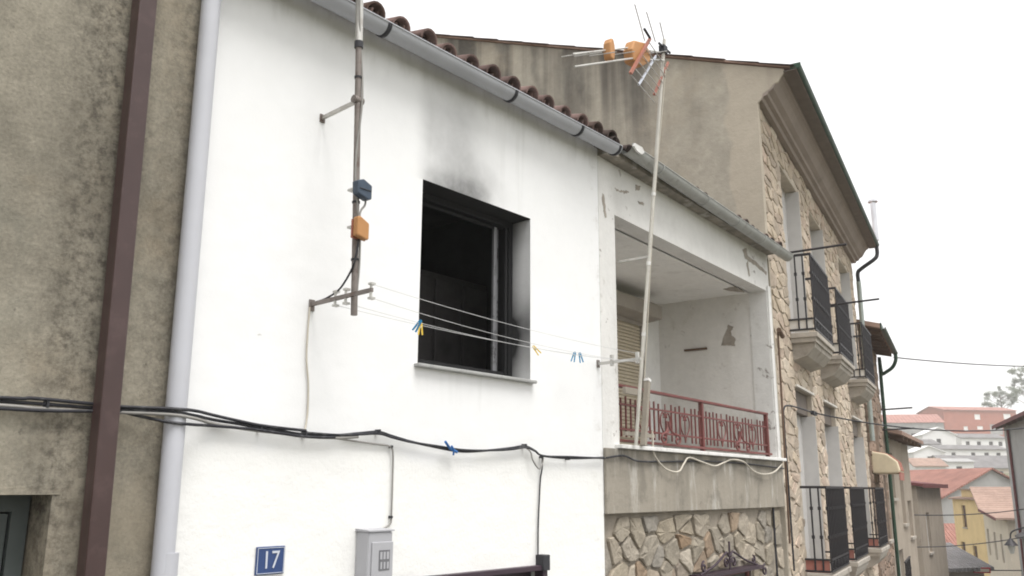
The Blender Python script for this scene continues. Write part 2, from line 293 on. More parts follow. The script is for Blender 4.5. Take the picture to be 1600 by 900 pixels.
# ---------------------------------------------------------------- frames and mesh building
class Frame:                                  # a facade: s runs along the street, y into the building, z up (eye level 0)
    def __init__(f, x, y, t):
        f.x, f.y, f.t = x, y, t
        f.d = (math.sin(t), math.cos(t)); f.n = (-math.cos(t), math.sin(t)); f.rz = math.pi/2 - t
    def w(f, s, y, z): return Vector((f.x + s*f.d[0] + y*f.n[0], f.y + s*f.d[1] + y*f.n[1], z))
WORLD = Frame(0, 0, math.pi/2)                # s = x, y = y
class MB:
    def __init__(m): m.v = []; m.f = []; m.sm = []
    def add(m, vs, fs, smooth=False):
        o = len(m.v); m.v += [tuple(v) for v in vs]; m.f += [tuple(i+o for i in f) for f in fs]; m.sm += [smooth]*len(fs); return m
    def box(m, x0, x1, y0, y1, z0, z1):
        return m.add([(x0,y0,z0),(x1,y0,z0),(x1,y1,z0),(x0,y1,z0),(x0,y0,z1),(x1,y0,z1),(x1,y1,z1),(x0,y1,z1)],
                     [(0,3,2,1),(4,5,6,7),(0,1,5,4),(1,2,6,5),(2,3,7,6),(3,0,4,7)])
    def quad(m, *p): return m.add(p, [tuple(range(len(p)))])
    def prism(m, poly, a, b, axis=0):         # closed polygon in the two other axes, extruded a..b along axis (0: (y,z), 1: (x,z), 2: (x,y))
        mk = {0: lambda p, q: (q, p[0], p[1]), 1: lambda p, q: (p[0], q, p[1]), 2: lambda p, q: (p[0], p[1], q)}[axis]
        n = len(poly); vs = [mk(p, a) for p in poly] + [mk(p, b) for p in poly]
        return m.add(vs, [tuple(range(n)), tuple(range(2*n-1, n-1, -1))] + [(i, n+i, n+(i+1) % n, (i+1) % n) for i in range(n)])
    def tube(m, pts, r, n=8, cap=True, r2=None):
        pts = [Vector(p) for p in pts]; N = len(pts); vs = []; u = None
        for i, p in enumerate(pts):
            t = (pts[min(i+1, N-1)] - pts[max(i-1, 0)]).normalized()
            if u is None: u = t.orthogonal().normalized()
            u = (u - t*u.dot(t)); u = u.normalized() if u.length > 1e-6 else t.orthogonal().normalized()
            b = t.cross(u); rr = r if r2 is None else r + (r2-r)*i/max(1, N-1)
            vs += [p + (u*math.cos(6.28319*k/n) + b*math.sin(6.28319*k/n))*rr for k in range(n)]
        fs = [(i*n+k, i*n+(k+1) % n, (i+1)*n+(k+1) % n, (i+1)*n+k) for i in range(N-1) for k in range(n)]
        m.add(vs, fs, True)
        if cap: m.add(vs[:n], [tuple(range(n-1, -1, -1))]); m.add(vs[-n:], [tuple(range(n))])
        return m
    def bar(m, a, b, w_, h=None):             # square bar between two points
        a, b = Vector(a), Vector(b); h = h or w_; t = (b-a).normalized()
        u = t.cross(Vector((0, 0, 1))); u = u.normalized() if u.length > .01 else Vector((1, 0, 0)); v = t.cross(u)
        c = [u*w_/2+v*h/2, -u*w_/2+v*h/2, -u*w_/2-v*h/2, u*w_/2-v*h/2]
        return m.add([a+x for x in c]+[b+x for x in c], [(0,1,2,3),(7,6,5,4),(0,4,5,1),(1,5,6,2),(2,6,7,3),(3,7,4,0)])
    def wall(m, x0, x1, z0, z1, y0, y1, ops=(), reveal=True):   # slab with rectangular openings; y0 front, y1 back
        xs = sorted({x0, x1, *[o[0] for o in ops], *[o[1] for o in ops]}); zs = sorted({z0, z1, *[o[2] for o in ops], *[o[3] for o in ops]})
        for i in range(len(xs)-1):
            for j in range(len(zs)-1):
                a, b, c, d = xs[i], xs[i+1], zs[j], zs[j+1]
                if any(o[0] <= a and b <= o[1] and o[2] <= c and d <= o[3] for o in ops): continue
                m.quad((a,y0,c),(b,y0,c),(b,y0,d),(a,y0,d)); m.quad((b,y1,c),(a,y1,c),(a,y1,d),(b,y1,d))
        m.quad((x0,y1,z0),(x0,y0,z0),(x0,y0,z1),(x0,y1,z1)); m.quad((x1,y0,z0),(x1,y1,z0),(x1,y1,z1),(x1,y0,z1))
        m.quad((x0,y0,z1),(x1,y0,z1),(x1,y1,z1),(x0,y1,z1)); m.quad((x0,y1,z0),(x1,y1,z0),(x1,y0,z0),(x0,y0,z0))
        if reveal:
            for a, b, c, d in ops: m.ring(a, b, c, d, y0, y1)
        return m
    def ring(m, a, b, c, d, y0, y1):          # the four faces inside an opening
        m.quad((a,y0,c),(a,y1,c),(a,y1,d),(a,y0,d)); m.quad((b,y1,c),(b,y0,c),(b,y0,d),(b,y1,d))
        m.quad((a,y0,d),(a,y1,d),(b,y1,d),(b,y0,d)); m.quad((a,y1,c),(a,y0,c),(b,y0,c),(b,y1,c)); return m
    def frame(m, a, b, c, d, y0, y1, t):      # a rectangular frame of width t
        m.box(a, a+t, y0, y1, c, d); m.box(b-t, b, y0, y1, c, d); m.box(a+t, b-t, y0, y1, c, c+t); m.box(a+t, b-t, y0, y1, d-t, d); return m
    def mesh(m, name, o=(0, 0, 0)):
        me = bpy.data.meshes.new(name); me.from_pydata([(v[0]-o[0], v[1]-o[1], v[2]-o[2]) for v in m.v], [], m.f)
        me.polygons.foreach_set('use_smooth', m.sm); me.update(); return me

ORG = {}                                      # origin of each thing in its facade's coordinates
def tag(o, label=None, cat=None, group=None, kind=None):
    if label: o['label'] = label
    if cat: o['category'] = cat
    if group: o['group'] = group
    if kind: o['kind'] = kind
    return o
def thing(name, fr, o, label, cat, group=None):
    e = bpy.data.objects.new(name, None); col.objects.link(e); e.empty_display_size = .1
    e.location = fr.w(*o); e.rotation_euler = (0, 0, fr.rz); ORG[e.name] = o
    return tag(e, label, cat, group)
def part(name, mb, mat, parent, kind=None, bevel=0, solid=0):
    o_ = ORG[parent.name]; me = mb.mesh(name, o_); me.materials.append(MT[mat])
    ob = bpy.data.objects.new(name, me); col.objects.link(ob); ob.parent = parent; ORG[ob.name] = o_
    if bevel:
        b = ob.modifiers.new('bevel', 'BEVEL'); b.width = bevel; b.segments = 2; b.limit_method = 'ANGLE'; b.angle_limit = R(40)
    if kind: ob['kind'] = kind
    return ob
def single(name, fr, mb, mat, o, label, cat, group=None, kind=None):      # a thing that is one mesh
    me = mb.mesh(name, o); me.materials.append(MT[mat]); ob = bpy.data.objects.new(name, me); col.objects.link(ob)
    ob.location = fr.w(*o); ob.rotation_euler = (0, 0, fr.rz); ORG[ob.name] = o
    return tag(ob, label, cat, group, kind)
def inst(name, me, parent, loc, rot=(0, 0, 0), scale=(1, 1, 1)):          # shared-mesh part; loc in facade coordinates
    ob = bpy.data.objects.new(name, me); col.objects.link(ob); ob.parent = parent; o_ = ORG[parent.name]
    ob.location = (loc[0]-o_[0], loc[1]-o_[1], loc[2]-o_[2]); ob.rotation_euler = rot; ob.scale = scale; return ob
def smooth_path(pts, k=6):                    # Catmull-Rom
    P = [Vector(p) for p in pts]; out = []
    for i in range(len(P)-1):
        a, b, c, d = P[max(i-1, 0)], P[i], P[i+1], P[min(i+2, len(P)-1)]
        for j in range(k):
            t = j/k; out.append(.5*((2*b)+(c-a)*t+(2*a-5*b+4*c-d)*t*t+(3*b-a-3*c+d)*t**3))
    return out + [P[-1]]
def wire(a, b, sag, n=14):
    a, b = Vector(a), Vector(b)
    return [a.lerp(b, i/n) - Vector((0, 0, sag*4*(i/n)*(1-i/n))) for i in range(n+1)]

# ---- rubble stones: convex cells shrunk by half a joint and pillowed
def clip(poly, a, b, c):                      # keep a*x+b*y <= c
    out = []
    for i in range(len(poly)):
        p, q = poly[i], poly[(i+1) % len(poly)]; dp = a*p[0]+b*p[1]-c; dq = a*q[0]+b*q[1]-c
        if dp <= 0: out.append(p)
        if dp*dq < 0: t = dp/(dp-dq); out.append((p[0]+t*(q[0]-p[0]), p[1]+t*(q[1]-p[1])))
    return out
def stone_cells(x0, x1, z0, z1, dx, dz, gap, ops=(), rg=rng, jit=.42, cut=(.12, .88)):
    seeds = []; rows = int(math.ceil((z1-z0)/dz)); cols = int(math.ceil((x1-x0)/dx))
    for j in range(-1, rows+1):
        for i in range(-1, cols+2):
            seeds.append((x0+(i+.5*(j % 2)+rg.uniform(-jit, jit))*dx, z0+(j+.5+rg.uniform(-jit, jit))*dz))
    k = (dx/dz); out = []
    for a in seeds:
        if not (x0 < a[0] < x1 and z0 < a[1] < z1): continue
        if any(o[0] < a[0] < o[1] and o[2] < a[1] < o[3] for o in ops): continue
        p = [(a[0]-2*dx, a[1]-2*dz), (a[0]+2*dx, a[1]-2*dz), (a[0]+2*dx, a[1]+2*dz), (a[0]-2*dx, a[1]+2*dz)]
        def half(A, B, Cc):
            nonlocal p
            L = math.hypot(A, B); p = clip(p, A/L, B/L, Cc/L-gap/2) if len(p) > 2 else []
        for b in seeds:
            if b is a or abs(b[0]-a[0]) > 2.4*dx or abs(b[1]-a[1]) > 2.4*dz: continue
            A, B = b[0]-a[0], (b[1]-a[1])*k*k
            half(A, B, A*(a[0]+b[0])/2 + B*(a[1]+b[1])/2)
        half(1, 0, x1); half(-1, 0, -x0); half(0, 1, z1); half(0, -1, -z0)
        for o in ops:
            if not p: break
            if max(q[0] for q in p) < o[0] or min(q[0] for q in p) > o[1] or max(q[1] for q in p) < o[2] or min(q[1] for q in p) > o[3]: continue
            ds = [(o[0]-a[0], (1, 0, o[0])), (a[0]-o[1], (-1, 0, -o[1])), (o[2]-a[1], (0, 1, o[2])), (a[1]-o[3], (0, -1, -o[3]))]
            half(*max(ds)[1])
        if len(p) < 3: continue
        ar = abs(sum(p[i][0]*p[(i+1) % len(p)][1]-p[(i+1) % len(p)][0]*p[i][1] for i in range(len(p))))/2
        if ar < .12*dx*dz: continue
        q = []                                # cut the corners, wobble
        for i in range(len(p)):
            a_, b_ = p[i], p[(i+1) % len(p)]
            for t in cut: q.append((a_[0]+t*(b_[0]-a_[0])+rg.uniform(-.004, .004), a_[1]+t*(b_[1]-a_[1])+rg.uniform(-.004, .004)))
        out.append(q)
    return out
def stone_mesh(mb, poly, y, h, rg=rng):       # a broken block proud of plane y by h towards the street (-y): chipped outline, faceted face
    q = []
    for i in range(len(poly)):
        p0, p1 = poly[i], poly[(i+1) % len(poly)]; q.append(p0)
        L = math.hypot(p1[0]-p0[0], p1[1]-p0[1])
        if L > .07: q.append(((p0[0]+p1[0])/2+rg.uniform(-.07, .07)*L, (p0[1]+p1[1])/2+rg.uniform(-.05, .05)*L))
    poly = q; n = len(poly); cx = sum(p[0] for p in poly)/n; cz = sum(p[1] for p in poly)/n
    tx, tz = rg.uniform(-.04, .04), rg.uniform(-.07, .07)
    def ring(s, d, j): return [(cx+(p[0]-cx)*s, y-d*(1+rg.uniform(-j, j))-(tx*(p[0]-cx)+tz*(p[1]-cz))*(d > 0), cz+(p[1]-cz)*s) for p in poly]
    k = rg.uniform(.86, .95)
    vs = ring(1, -.03, 0)+ring(.985, h*.75, .3)+ring(k, h, .25)
    vs += [(cx+rg.uniform(-.02, .02), y-h*rg.uniform(.85, 1.25), cz+rg.uniform(-.02, .02))]
    fs = [(r*n+i, r*n+(i+1) % n, (r+1)*n+(i+1) % n, (r+1)*n+i) for r in range(2) for i in range(n)]
    fs += [(2*n+i, 2*n+(i+1) % n, 3*n) for i in range(n)]
    mb.add(vs, fs, False)
def lay_stones(cells, y, h, mat, parent, near, limit=300):    # the nearest ones as parts, the rest as one stuff part
    cells.sort(key=near); rest = MB()
    for i, c in enumerate(cells):
        if i < limit:
            m = MB(); stone_mesh(m, c, y, h*rng.uniform(.7, 1.3)); part('stone', m, mat, parent)
        else: stone_mesh(rest, c, y, h*rng.uniform(.7, 1.3))
    if rest.v: part('further_stones', rest, mat, parent, 'stuff')

def tile_mesh(name, length, r0, r1, mat, up=1, n=8, th=.013):
    m = MB()                                  # barrel tile along +y from the lower (wide) end, opening down (up=1) or up (up=-1)
    rings = []
    for (yy, rr) in ((0, r0), (length, r1)):
        for q in (rr, rr-th): rings.append([(-q*math.cos(math.pi*i/n), yy, up*q*math.sin(math.pi*i/n)) for i in range(n+1)])
    vs = sum(rings, []); k = n+1
    for i in range(n):
        m_f = [(i, i+1, 2*k+i+1, 2*k+i), (k+i+1, k+i, 3*k+i, 3*k+i+1), (i+1, i, k+i, k+i+1), (2*k+i, 2*k+i+1, 3*k+i+1, 3*k+i)]
        m.add([], []); m.f += m_f; m.sm += [True, True, False, False]
    m.v = vs
    m.f += [(0, 2*k, 3*k, k), (n, k+n, 3*k+n, 2*k+n)]; m.sm += [False, False]
    me = m.mesh(name); me.materials.append(MT[mat]); return me
def half_gutter(m, s0, s1, y, z, r, n=10, th=.004, slope=0, seg=1):   # open half round channel
    for q, flip in ((r, 0), (r-th, 1)):
        vs = []; fs = []
        for k in range(seg+1):
            s = s0+(s1-s0)*k/seg
            vs += [(s, y+q*math.cos(math.pi+math.pi*i/n), z+slope*(s-s0)+q*math.sin(math.pi+math.pi*i/n)) for i in range(n+1)]
        for k in range(seg):
            for i in range(n):
                f = (k*(n+1)+i, k*(n+1)+i+1, (k+1)*(n+1)+i+1, (k+1)*(n+1)+i); fs.append(f if flip else f[::-1])
        m.add(vs, fs, True)
    for sg in (-1, 1): m.tube([(s0, y+sg*r, z), (s1, y+sg*r, z+slope*(s1-s0))], .007, 6)
    return m
def gutter_ring(s, y, z, r, wd=.03):
    m = MB(); vs = []; n = 10
    for a in (s-wd/2, s+wd/2):
        for q in (r+.006, r): vs += [(a, y+q*math.cos(math.pi+math.pi*i/n), z+q*math.sin(math.pi+math.pi*i/n)) for i in range(n+1)]
    k = n+1
    for i in range(n): m.f += [(i+1, i, 2*k+i, 2*k+i+1), (i, i+1, k+i+1, k+i), (2*k+i+1, 2*k+i, 3*k+i, 3*k+i+1)]; m.sm += [True, False, False]
    m.v = vs; return m

# ---------------------------------------------------------------- the ground: street falling away, valley, far hill
HY = [(-60, 1.5), (-10, -1.7), (0, -2.35), (10, -3.2), (20, -4.0), (40, -6.2), (60, -7.2), (75, -6.5), (95, -3.), (120, .8), (150, 3.0), (190, 8.5), (230, 11.8), (262, 17.5), (300, 19), (420, 20), (520, 20)]
def gh(y):
    for (a, b), (c, d) in zip(HY, HY[1:]):
        if a <= y <= c: return b+(d-b)*(y-a)/(c-a)
    return HY[0][1] if y < HY[0][0] else HY[-1][1]
m = MB(); xs = [-400, -200, -40, 0, 40, 90, 140, 300, 500]; ys = [-200]+[a for a, b in HY]
vs = [(x, y, gh(y)) for y in ys for x in xs]; n = len(xs)
m.add(vs, [(j*n+i, j*n+i+1, (j+1)*n+i+1, (j+1)*n+i) for j in range(len(ys)-1) for i in range(n-1)])
single('ground', WORLD, m, 'soil', (0, 0, 0), None, None, None, 'structure')
m = MB(); cl = [(-14, -14), (-6, -6), (1.2, 0), (8.0, 10), (13.8, 20), (19.5, 30), (24, 40), (27, 50), (29, 60)]
cl2 = []
for (x, y), (x2, y2) in zip(cl, cl[1:]):
    for k in range(4): cl2.append((x+(x2-x)*k/4, y+(y2-y)*k/4))
cl2 = sorted(cl2+[cl[-1]], key=lambda p: p[1])
vs = []
for x, y in cl2:
    for o in (-7.5, 3.2): vs.append((x+o*.8, y-o*.0, gh(y)+.006))
m.add(vs, [(2*i, 2*i+1, 2*i+3, 2*i+2) for i in range(len(cl2)-1)])
single('street', WORLD, m, 'asphalt', (0, 0, 0), None, None, None, 'structure')

# ---------------------------------------------------------------- facade frames
T1, T2, T3 = 0.707805, 0.636429, 0.491684
A = Frame(-3.039, 2.601, T1); B = Frame(.729, 7.004, T2); C = Frame(3.155, 10.287, T3)

# ================================================================ grey-brown house at the left edge
h = thing('rendered_house', A, (-2.5, 0, ZB), 'grey-brown roughly rendered house at the left edge with a brown downpipe', 'house')
part('wall', MB().wall(-2.5, 2.14, ZB, 4.4, 0, .4, [(.55, 1.63, -1.25, -.034)]), 'left', h)
part('side_wall', MB().box(-2.5, 2.14, .4, 6, ZB, 4.4), 'left', h)
part('roof', MB().prism([(-.5, 4.4), (-.5, 4.52), (6, 6.3), (6, 4.4)], -2.6, 2.2), 'roof_brown', h)  # out of view; added for the shading it gives the wall
wn = part('window', MB().frame(.56, 1.62, -1.25, -.04, .20, .27, .07), 'leftwin', h)
part('sash', MB().frame(.64, 1.54, -1.17, -.12, .215, .255, .05), 'leftwin', wn)
part('pane', MB().box(.69, 1.49, .262, .268, -1.12, -.17), 'glass', wn)
me = MB().box(0, .78, -.008, .008, -.022, .022).mesh('slat'); me.materials.append(MT['blind'])
for i in range(19): inst('slat', me, wn, (.70, .243, -.20-.048*i), (R(18), 0, 0))
part('lintel_chip', MB().prism([(.5, -.04), (1.66, -.036), (1.66, -.02), (1.3, -.006), (.9, -.016), (.5, -.01)], -.006, .01, 1), 'left', h)
part('sill', MB().box(.5, 1.68, -.06, .2, -1.30, -1.252), 'left', h)
dp = part('downpipe', MB().box(1.745, 1.835, -.125, -.035, ZB, 4.3), 'brown', h, bevel=.008)
dp.rotation_euler = (0, R(-.9), 0); dp.location.x = .046
for z in (-1.6, 3.4): part('pipe_clamp', MB().box(1.73+(-.016*(z-ZB)+.046), 1.85+(-.016*(z-ZB)+.046), -.13, 0, z, z+.04), 'brown', h)

# ================================================================ the burnt white house, number 17
h = thing('white_house', A, (2.215, 0, ZB), 'whitewashed house with a burnt-out window and smoke stain, number 17', 'house')
WIN = (3.755, 4.885, .765, 2.005); DOOR = (3.72, 4.975, ZB, -.545)
part('wall', MB().wall(2.165, 5.795, ZB, 2.90, 0, .34, [WIN, DOOR], False), 'white_wall', h)
part('window_reveal', MB().ring(*WIN, .0005, .34), 'reveal', h)
part('door_reveal', MB().ring(*DOOR, .0005, .34), 'b_paint', h)
rm = MB(); x0, x1, y0, y1, z0, z1 = 2.45, 5.6, .36, 4.2, -.05, 2.45
rm.quad((x0,y1,z0),(x1,y1,z0),(x1,y1,z1),(x0,y1,z1)); rm.quad((x0,y0,z0),(x0,y1,z0),(x0,y1,z1),(x0,y0,z1)); rm.quad((x1,y1,z0),(x1,y0,z0),(x1,y0,z1),(x1,y1,z1))
rm.quad((x0,y0,z0),(x1,y0,z0),(x1,y1,z0),(x0,y1,z0)); rm.quad((x0,y1,z1),(x1,y1,z1),(x1,y0,z1),(x0,y0,z1))
rm.wall(x0, x1, z0, z1, .345, .36, [(WIN[0]-.02, WIN[1]+.02, WIN[2]-.02, WIN[3]+.02)], False)
room = part('burnt_room', rm, 'room', h)
wd = part('wardrobe', MB().box(4.55, 5.55, 1.05, 1.6, z0, 1.75), 'ward', room)
for a in (4.57, 4.90, 5.23): part('wardrobe_door', MB().box(a, a+.30, 1.02, 1.048, z0+.1, 1.7), 'ward', room, bevel=.01)
wn = part('window', MB().frame(3.765, 4.878, .77, 1.998, .17, .30, .045), 'black_frame', h)
part('guide_rail', MB().box(4.80, 4.822, .172, .20, .815, 1.95), 'black_frame', wn, bevel=.004)
part('sash_stile', MB().box(4.715, 4.752, .215, .24, .82, 1.945), 'alu', wn, bevel=.005)
part('sash_stile', MB().box(4.758, 4.80, .245, .27, .82, 1.945), 'alu', wn, bevel=.005)
part('sash_rail', MB().box(3.82, 4.715, .215, .24, 1.925, 1.945), 'black_frame', wn)
part('bottom_track', MB().box(3.81, 4.83, .19, .28, .815, .835), 'black_frame', wn)
part('sill', MB().box(3.725, 4.912, -.045, .2, .744, .767), 'sill', h, bevel=.006)
# street door below: dark iron frame with glazed, scrolled leaf
dr = part('door', MB().frame(3.73, 4.965, ZB, -.55, .06, .12, .05), 'gate', h)
part('pane', MB().box(3.78, 4.915, .09, .10, ZB+.9, -.6), 'glass', dr)
part('panel', MB().box(3.78, 4.915, .075, .11, ZB+.05, ZB+.9), 'gate', dr)
part('mullion', MB().box(4.33, 4.37, .062, .118, ZB+.05, -.6), 'gate', dr)
def scroll(cx, y, cz, r, turns=1.4, sgn=1, a0=0, th=.006, n=22):
    return MB().tube([(cx+sgn*r*(1-.75*i/n)*math.cos(a0+turns*6.283*i/n), y, cz+r*(1-.75*i/n)*math.sin(a0+turns*6.283*i/n)) for i in range(n+1)], th, 6)
for cx, sg in ((4.1, 1), (4.25, -1), (4.5, 1), (4.68, -1)):
    part('door_scroll', scroll(cx, .055, -.72, .09, sgn=sg, a0=1.57), 'gate', dr)
part('lintel_bar', MB().box(3.70, 4.955, -.055, .06, -.560, -.525), 'gate', h, bevel=.004)
ps = part('side_post', MB().box(4.956, 5.004, -.06, .02, ZB, -.515), 'gate', h, bevel=.004)
part('post_cap', MB().box(4.944, 5.016, -.075, .03, -.56, -.455), 'joint', ps, bevel=.006)
# gutter, downpipe, tiled eave
GR, GY, GZ = .066, -.15, 2.845
gt = part('gutter', half_gutter(MB(), 2.1, 5.86, GY, GZ, GR, seg=4), 'pvc', h)
for s in (2.2, 3.236, 4.467, 5.294, 5.835): part('gutter_joint', gutter_ring(s, GY, GZ, GR), 'joint', gt)
part('gutter_end_cap', MB().prism([(GY+GR*math.cos(math.pi+math.pi*i/10), GZ+GR*math.sin(math.pi+math.pi*i/10)) for i in range(11)], 5.86, 5.866), 'pvc', gt)
dp = part('downpipe', MB().tube([(2.145, -.06, ZB+.3), (2.115, -.06, 2.6)], .05, 16), 'pvc_white', h)
part('pipe_socket', MB().tube([(2.148, -.06, -.62), (2.1455, -.06, -.30)], .056, 16), 'pvc_white', dp)
part('pipe_elbow', MB().tube(smooth_path([(2.115, -.06, 2.58), (2.115, -.07, 2.68), (2.12, -.13, 2.74), (2.13, GY, 2.8)]), .05, 14), 'pvc_white', dp)
for z in (-1.6,): part('pipe_clamp', MB().tube([(2.128, -.06, z), (2.128, -.06, z+.03)], .056, 16), 'pvc_old', dp)
rf = part('roof', MB().prism([(-.10, 2.875), (-.10, 2.90), (4.2, 4.03), (4.2, 2.875)], 2.17, 5.79), 'roof_deck', h)
cov = tile_mesh('roof_tile', .44, .078, .064, 'tile', 1); pan = tile_mesh('roof_tile', .44, .088, .07, 'tile', -1)
covd = tile_mesh('roof_tile', .44, .078, .07, 'tile_dark', 1)
SL = math.atan(1.13/4.3)
for i in range(17):
    s = 2.30+.2168*i
    for k in range(7):
        y = -.17+.37*k; z = 2.905+(y+.10)*math.tan(SL)
        last = k == 0 and i >= 15
        j = lambda q: rng.uniform(-q, q)
        inst('roof_tile', covd if (last or (k == 0 and i in (1, 2, 4))) else cov, rf, (s+j(.008), y+j(.018), z+.008+j(.006)), (SL+j(.02), j(.05), j(.03)))
        if i < 16: inst('roof_tile', pan, rf, (s+.108, y+.02+j(.015), z+.045), (SL, j(.04), j(.03)))

# things on the white wall
t = thing('house_number_plate', A, (2.75, 0, -.37), 'blue enamel plate with the white number 17 on the white wall', 'house number')
pl = part('plate', MB().box(2.662, 2.835, -.012, -.001, -.44, -.30), 'plate', t, bevel=.004)
part('border', MB().frame(2.668, 2.829, -.434, -.306, -.0145, -.0125, .0028), 'enamel', t)
def lettering(name, body, size, fr, loc, mat, parent, align='CENTER'):
    cu = bpy.data.curves.new(name, 'FONT'); cu.body = body; cu.size = size; cu.align_x = align; cu.align_y = 'CENTER'; cu.extrude = .0012
    tmp = bpy.data.objects.new(name, cu); me = bpy.data.meshes.new_from_object(tmp); bpy.data.objects.remove(tmp)
    me.materials.append(MT[mat]); ob = inst(name, me, parent, loc, (R(90), 0, 0)); return ob
lt = lettering('digits', '17', .125, A, (2.749, -.0142, -.371), 'enamel', t); lt.scale = (.86, 1, 1)

t = thing('meter_box', A, (3.34, 0, -1.0), 'grey plastic electricity meter box beside the street door', 'meter box')
part('case', MB().box(3.315, 3.495, -.115, 0, -.80, -.243), 'box', t, bevel=.012)
part('door', MB().box(3.335, 3.492, -.125, -.116, -.77, -.30), 'box', t, bevel=.006)
part('hood', MB().prism([(0, -.228), (-.122, -.236), (-.122, -.244), (0, -.244)], 3.31, 3.50), 'box', t)
wn = part('reading_window', MB().box(3.385, 3.465, -.1275, -.1255, -.455, -.345), 'box_dark', t)
for a, b in ((3.392, 3.408), (3.416, 3.432), (3.440, 3.458)):
    part('dial', MB().box(a, b, -.129, -.128, -.395, -.355), 'box', wn); part('dial', MB().box(a+.004, b, -.129, -.128, -.447, -.41), 'box', wn)
part('lock', MB().tube([(3.425, -.12, -.50), (3.425, -.135, -.50)], .010, 10), 'joint', t)

# cable bundle along the house fronts
SA = [(-.6, .36), (.6, .345), (1.364, .343), (1.489, .344), (1.738, .343), (1.84, .344), (2.08, .343), (2.196, .335), (2.335, .328), (2.48, .315), (2.594, .305), (2.745, .293), (2.902, .28), (3.116, .287), (3.272, .305), (3.427, .321), (3.533, .303), (3.691, .276), (3.918, .249), (4.141, .231), (4.376, .245), (4.627, .271), (4.783, .291), (4.895, .265), (4.99, .23), (5.322, .221), (5.77, .239)]
SB = [(-.6, .33), (.6, .31), (1.368, .312), (1.6, .318), (1.841, .333), (1.957, .32), (2.07, .296), (2.201, .29), (2.303, .295), (2.5, .293), (2.595, .29), (2.9, .268), (3.1, .275)]
def bulge(s): return .03 if not 1.98 < s < 2.32 else .14-.11*min(1, abs(s-2.145)/.17)
t = thing('cable_bundle', A, (2.9, 0, .28), 'sagging bundle of black cables strung along the white wall', 'cable')
part('cable', MB().tube(smooth_path([(s, -bulge(s), z) for s, z in SA]), .0078, 8), 'cable', t)
part('cable', MB().tube(smooth_path([(s, -bulge(s)-.012, z) for s, z in SB]), .0075, 8), 'cable', t)
part('cable', MB().tube(smooth_path([(s, -bulge(s)-.010, z+.016+.006*math.sin(9*s)) for s, z in SA[:13]]), .008, 8), 'cable', t)
part('cable', MB().tube(smooth_path([(s, -bulge(s)-.004, z-.016+.005*math.sin(7*s)) for s, z in SA[1:15]]), .008, 8), 'cable_grey', t)
part('cable', MB().tube(smooth_path([(s, -bulge(s)-.008, z+.011*math.sin(5*s)) for s, z in SA[12:]]), .007, 8), 'cable', t)
part('drop_cable', MB().tube(smooth_path([(3.0, -.03, .27), (3.125, -.03, .268), (3.283, -.025, .258), (3.429, -.02, .25), (3.525, -.02, .242), (3.556, -.02, .205), (3.565, -.016, .048), (3.565, -.016, -.149), (3.555, -.018, -.21), (3.48, -.02, -.24)]), .0055, 8), 'cable_grey', t)
part('loop', MB().tube(smooth_path([(4.80, -.03, .28), (4.84, -.04, .25), (4.863, -.04, .195), (4.929, -.045, .135), (4.985, -.035, .185), (4.995, -.03, .231)]), .005, 8), 'cable_grey', t)
part('drop_cable', MB().tube(smooth_path([(4.99, -.025, .217), (4.995, -.02, .14), (4.98, -.016, .063), (4.965, -.016, -.1), (4.953, -.016, -.272), (4.945, -.02, -.46)]), .0055, 8), 'cable', t)
for s, z in ((1.55, .345), (2.62, .303), (2.905, .285), (3.43, .322), (4.79, .292), (5.3, .222)): part('clip', MB().box(s-.005, s+.005, -.044, 0, z-.014, z+.014), 'joint', t)
for s, z in ((3.545, .24), (3.562, -.17), (4.99, .22)): part('clip', MB().box(s-.007, s+.007, -.026, 0, z-.007, z+.007), 'joint', t)
tag(single('cable_tie', A, MB().tube(smooth_path([(3.95, -.07, .285), (3.985, -.06, .262), (4.02, -.05, .243), (4.075, -.055, .224)]), .009, 6).tube(smooth_path([(4.02, -.056, .262), (4.04, -.058, .235), (4.045, -.05, .205)]), .007, 6), 'tie', (4.02, -.05, .24), 'strip of blue plastic tied round the black cables below the window', 'tie'))

# old aerial mast on two wall arms, with two amplifier boxes
MS = lambda z: (2.958-.036*(z-.92), -.335, z)
t = thing('aerial_mast', A, (2.95, -.335, .9), 'rusty aerial mast on wall arms in front of the white wall, left of the window', 'mast')
part('lower_tube', MB().tube([MS(.915), MS(2.56)], .0185, 12), 'mast_old', t)
part('upper_tube', MB().tube([MS(2.50), MS(4.6)], .0225, 12), 'galv', t)
part('sleeve', MB().tube([MS(2.49), MS(2.53)], .026, 12), 'joint', t)
part('wall_arm', MB().bar((2.917, 0, 2.152), (2.915, -.345, 2.165), .016, .022), 'galv', t)
part('wall_plate', MB().box(2.90, 2.935, -.008, 0, 2.125, 2.175), 'mast_old', t)
part('u_bolt', MB().tube([(2.88, -.335, 2.165), (2.945, -.335, 2.165)], .024, 8), 'mast_old', t)
part('cable', MB().tube(smooth_path([(MS(z)[0]+.018*math.sin(6*z+.5), -.352-.006*math.cos(9*z), z) for z in [1.05+.16*i for i in range(22)]]), .0065, 6), 'cable_grey', t)
part('cable', MB().tube(smooth_path([(2.955, -.36, 1.40), (2.93, -.37, 1.27), (2.925, -.34, 1.17), (2.92, -.25, 1.07), (2.915, -.14, 1.03), (2.912, -.06, 1.02)]), .006, 6), 'cable', t)
part('cable', MB().tube(smooth_path([(2.975, -.37, 1.572), (2.97, -.37, 1.54), (2.94, -.375, 1.50), (2.93, -.375, 1.45)]), .006, 6), 'cable_grey', t)
for z in (1.22, 1.55, 2.3): part('tape', MB().tube([MS(z), MS(z+.012)], .023, 10), 'joint', t)
t = thing('amplifier_box', A, (2.98, -.33, 1.6), 'small slate blue box clamped to the rusty aerial mast', 'aerial box', 'boxes on the aerial mast')
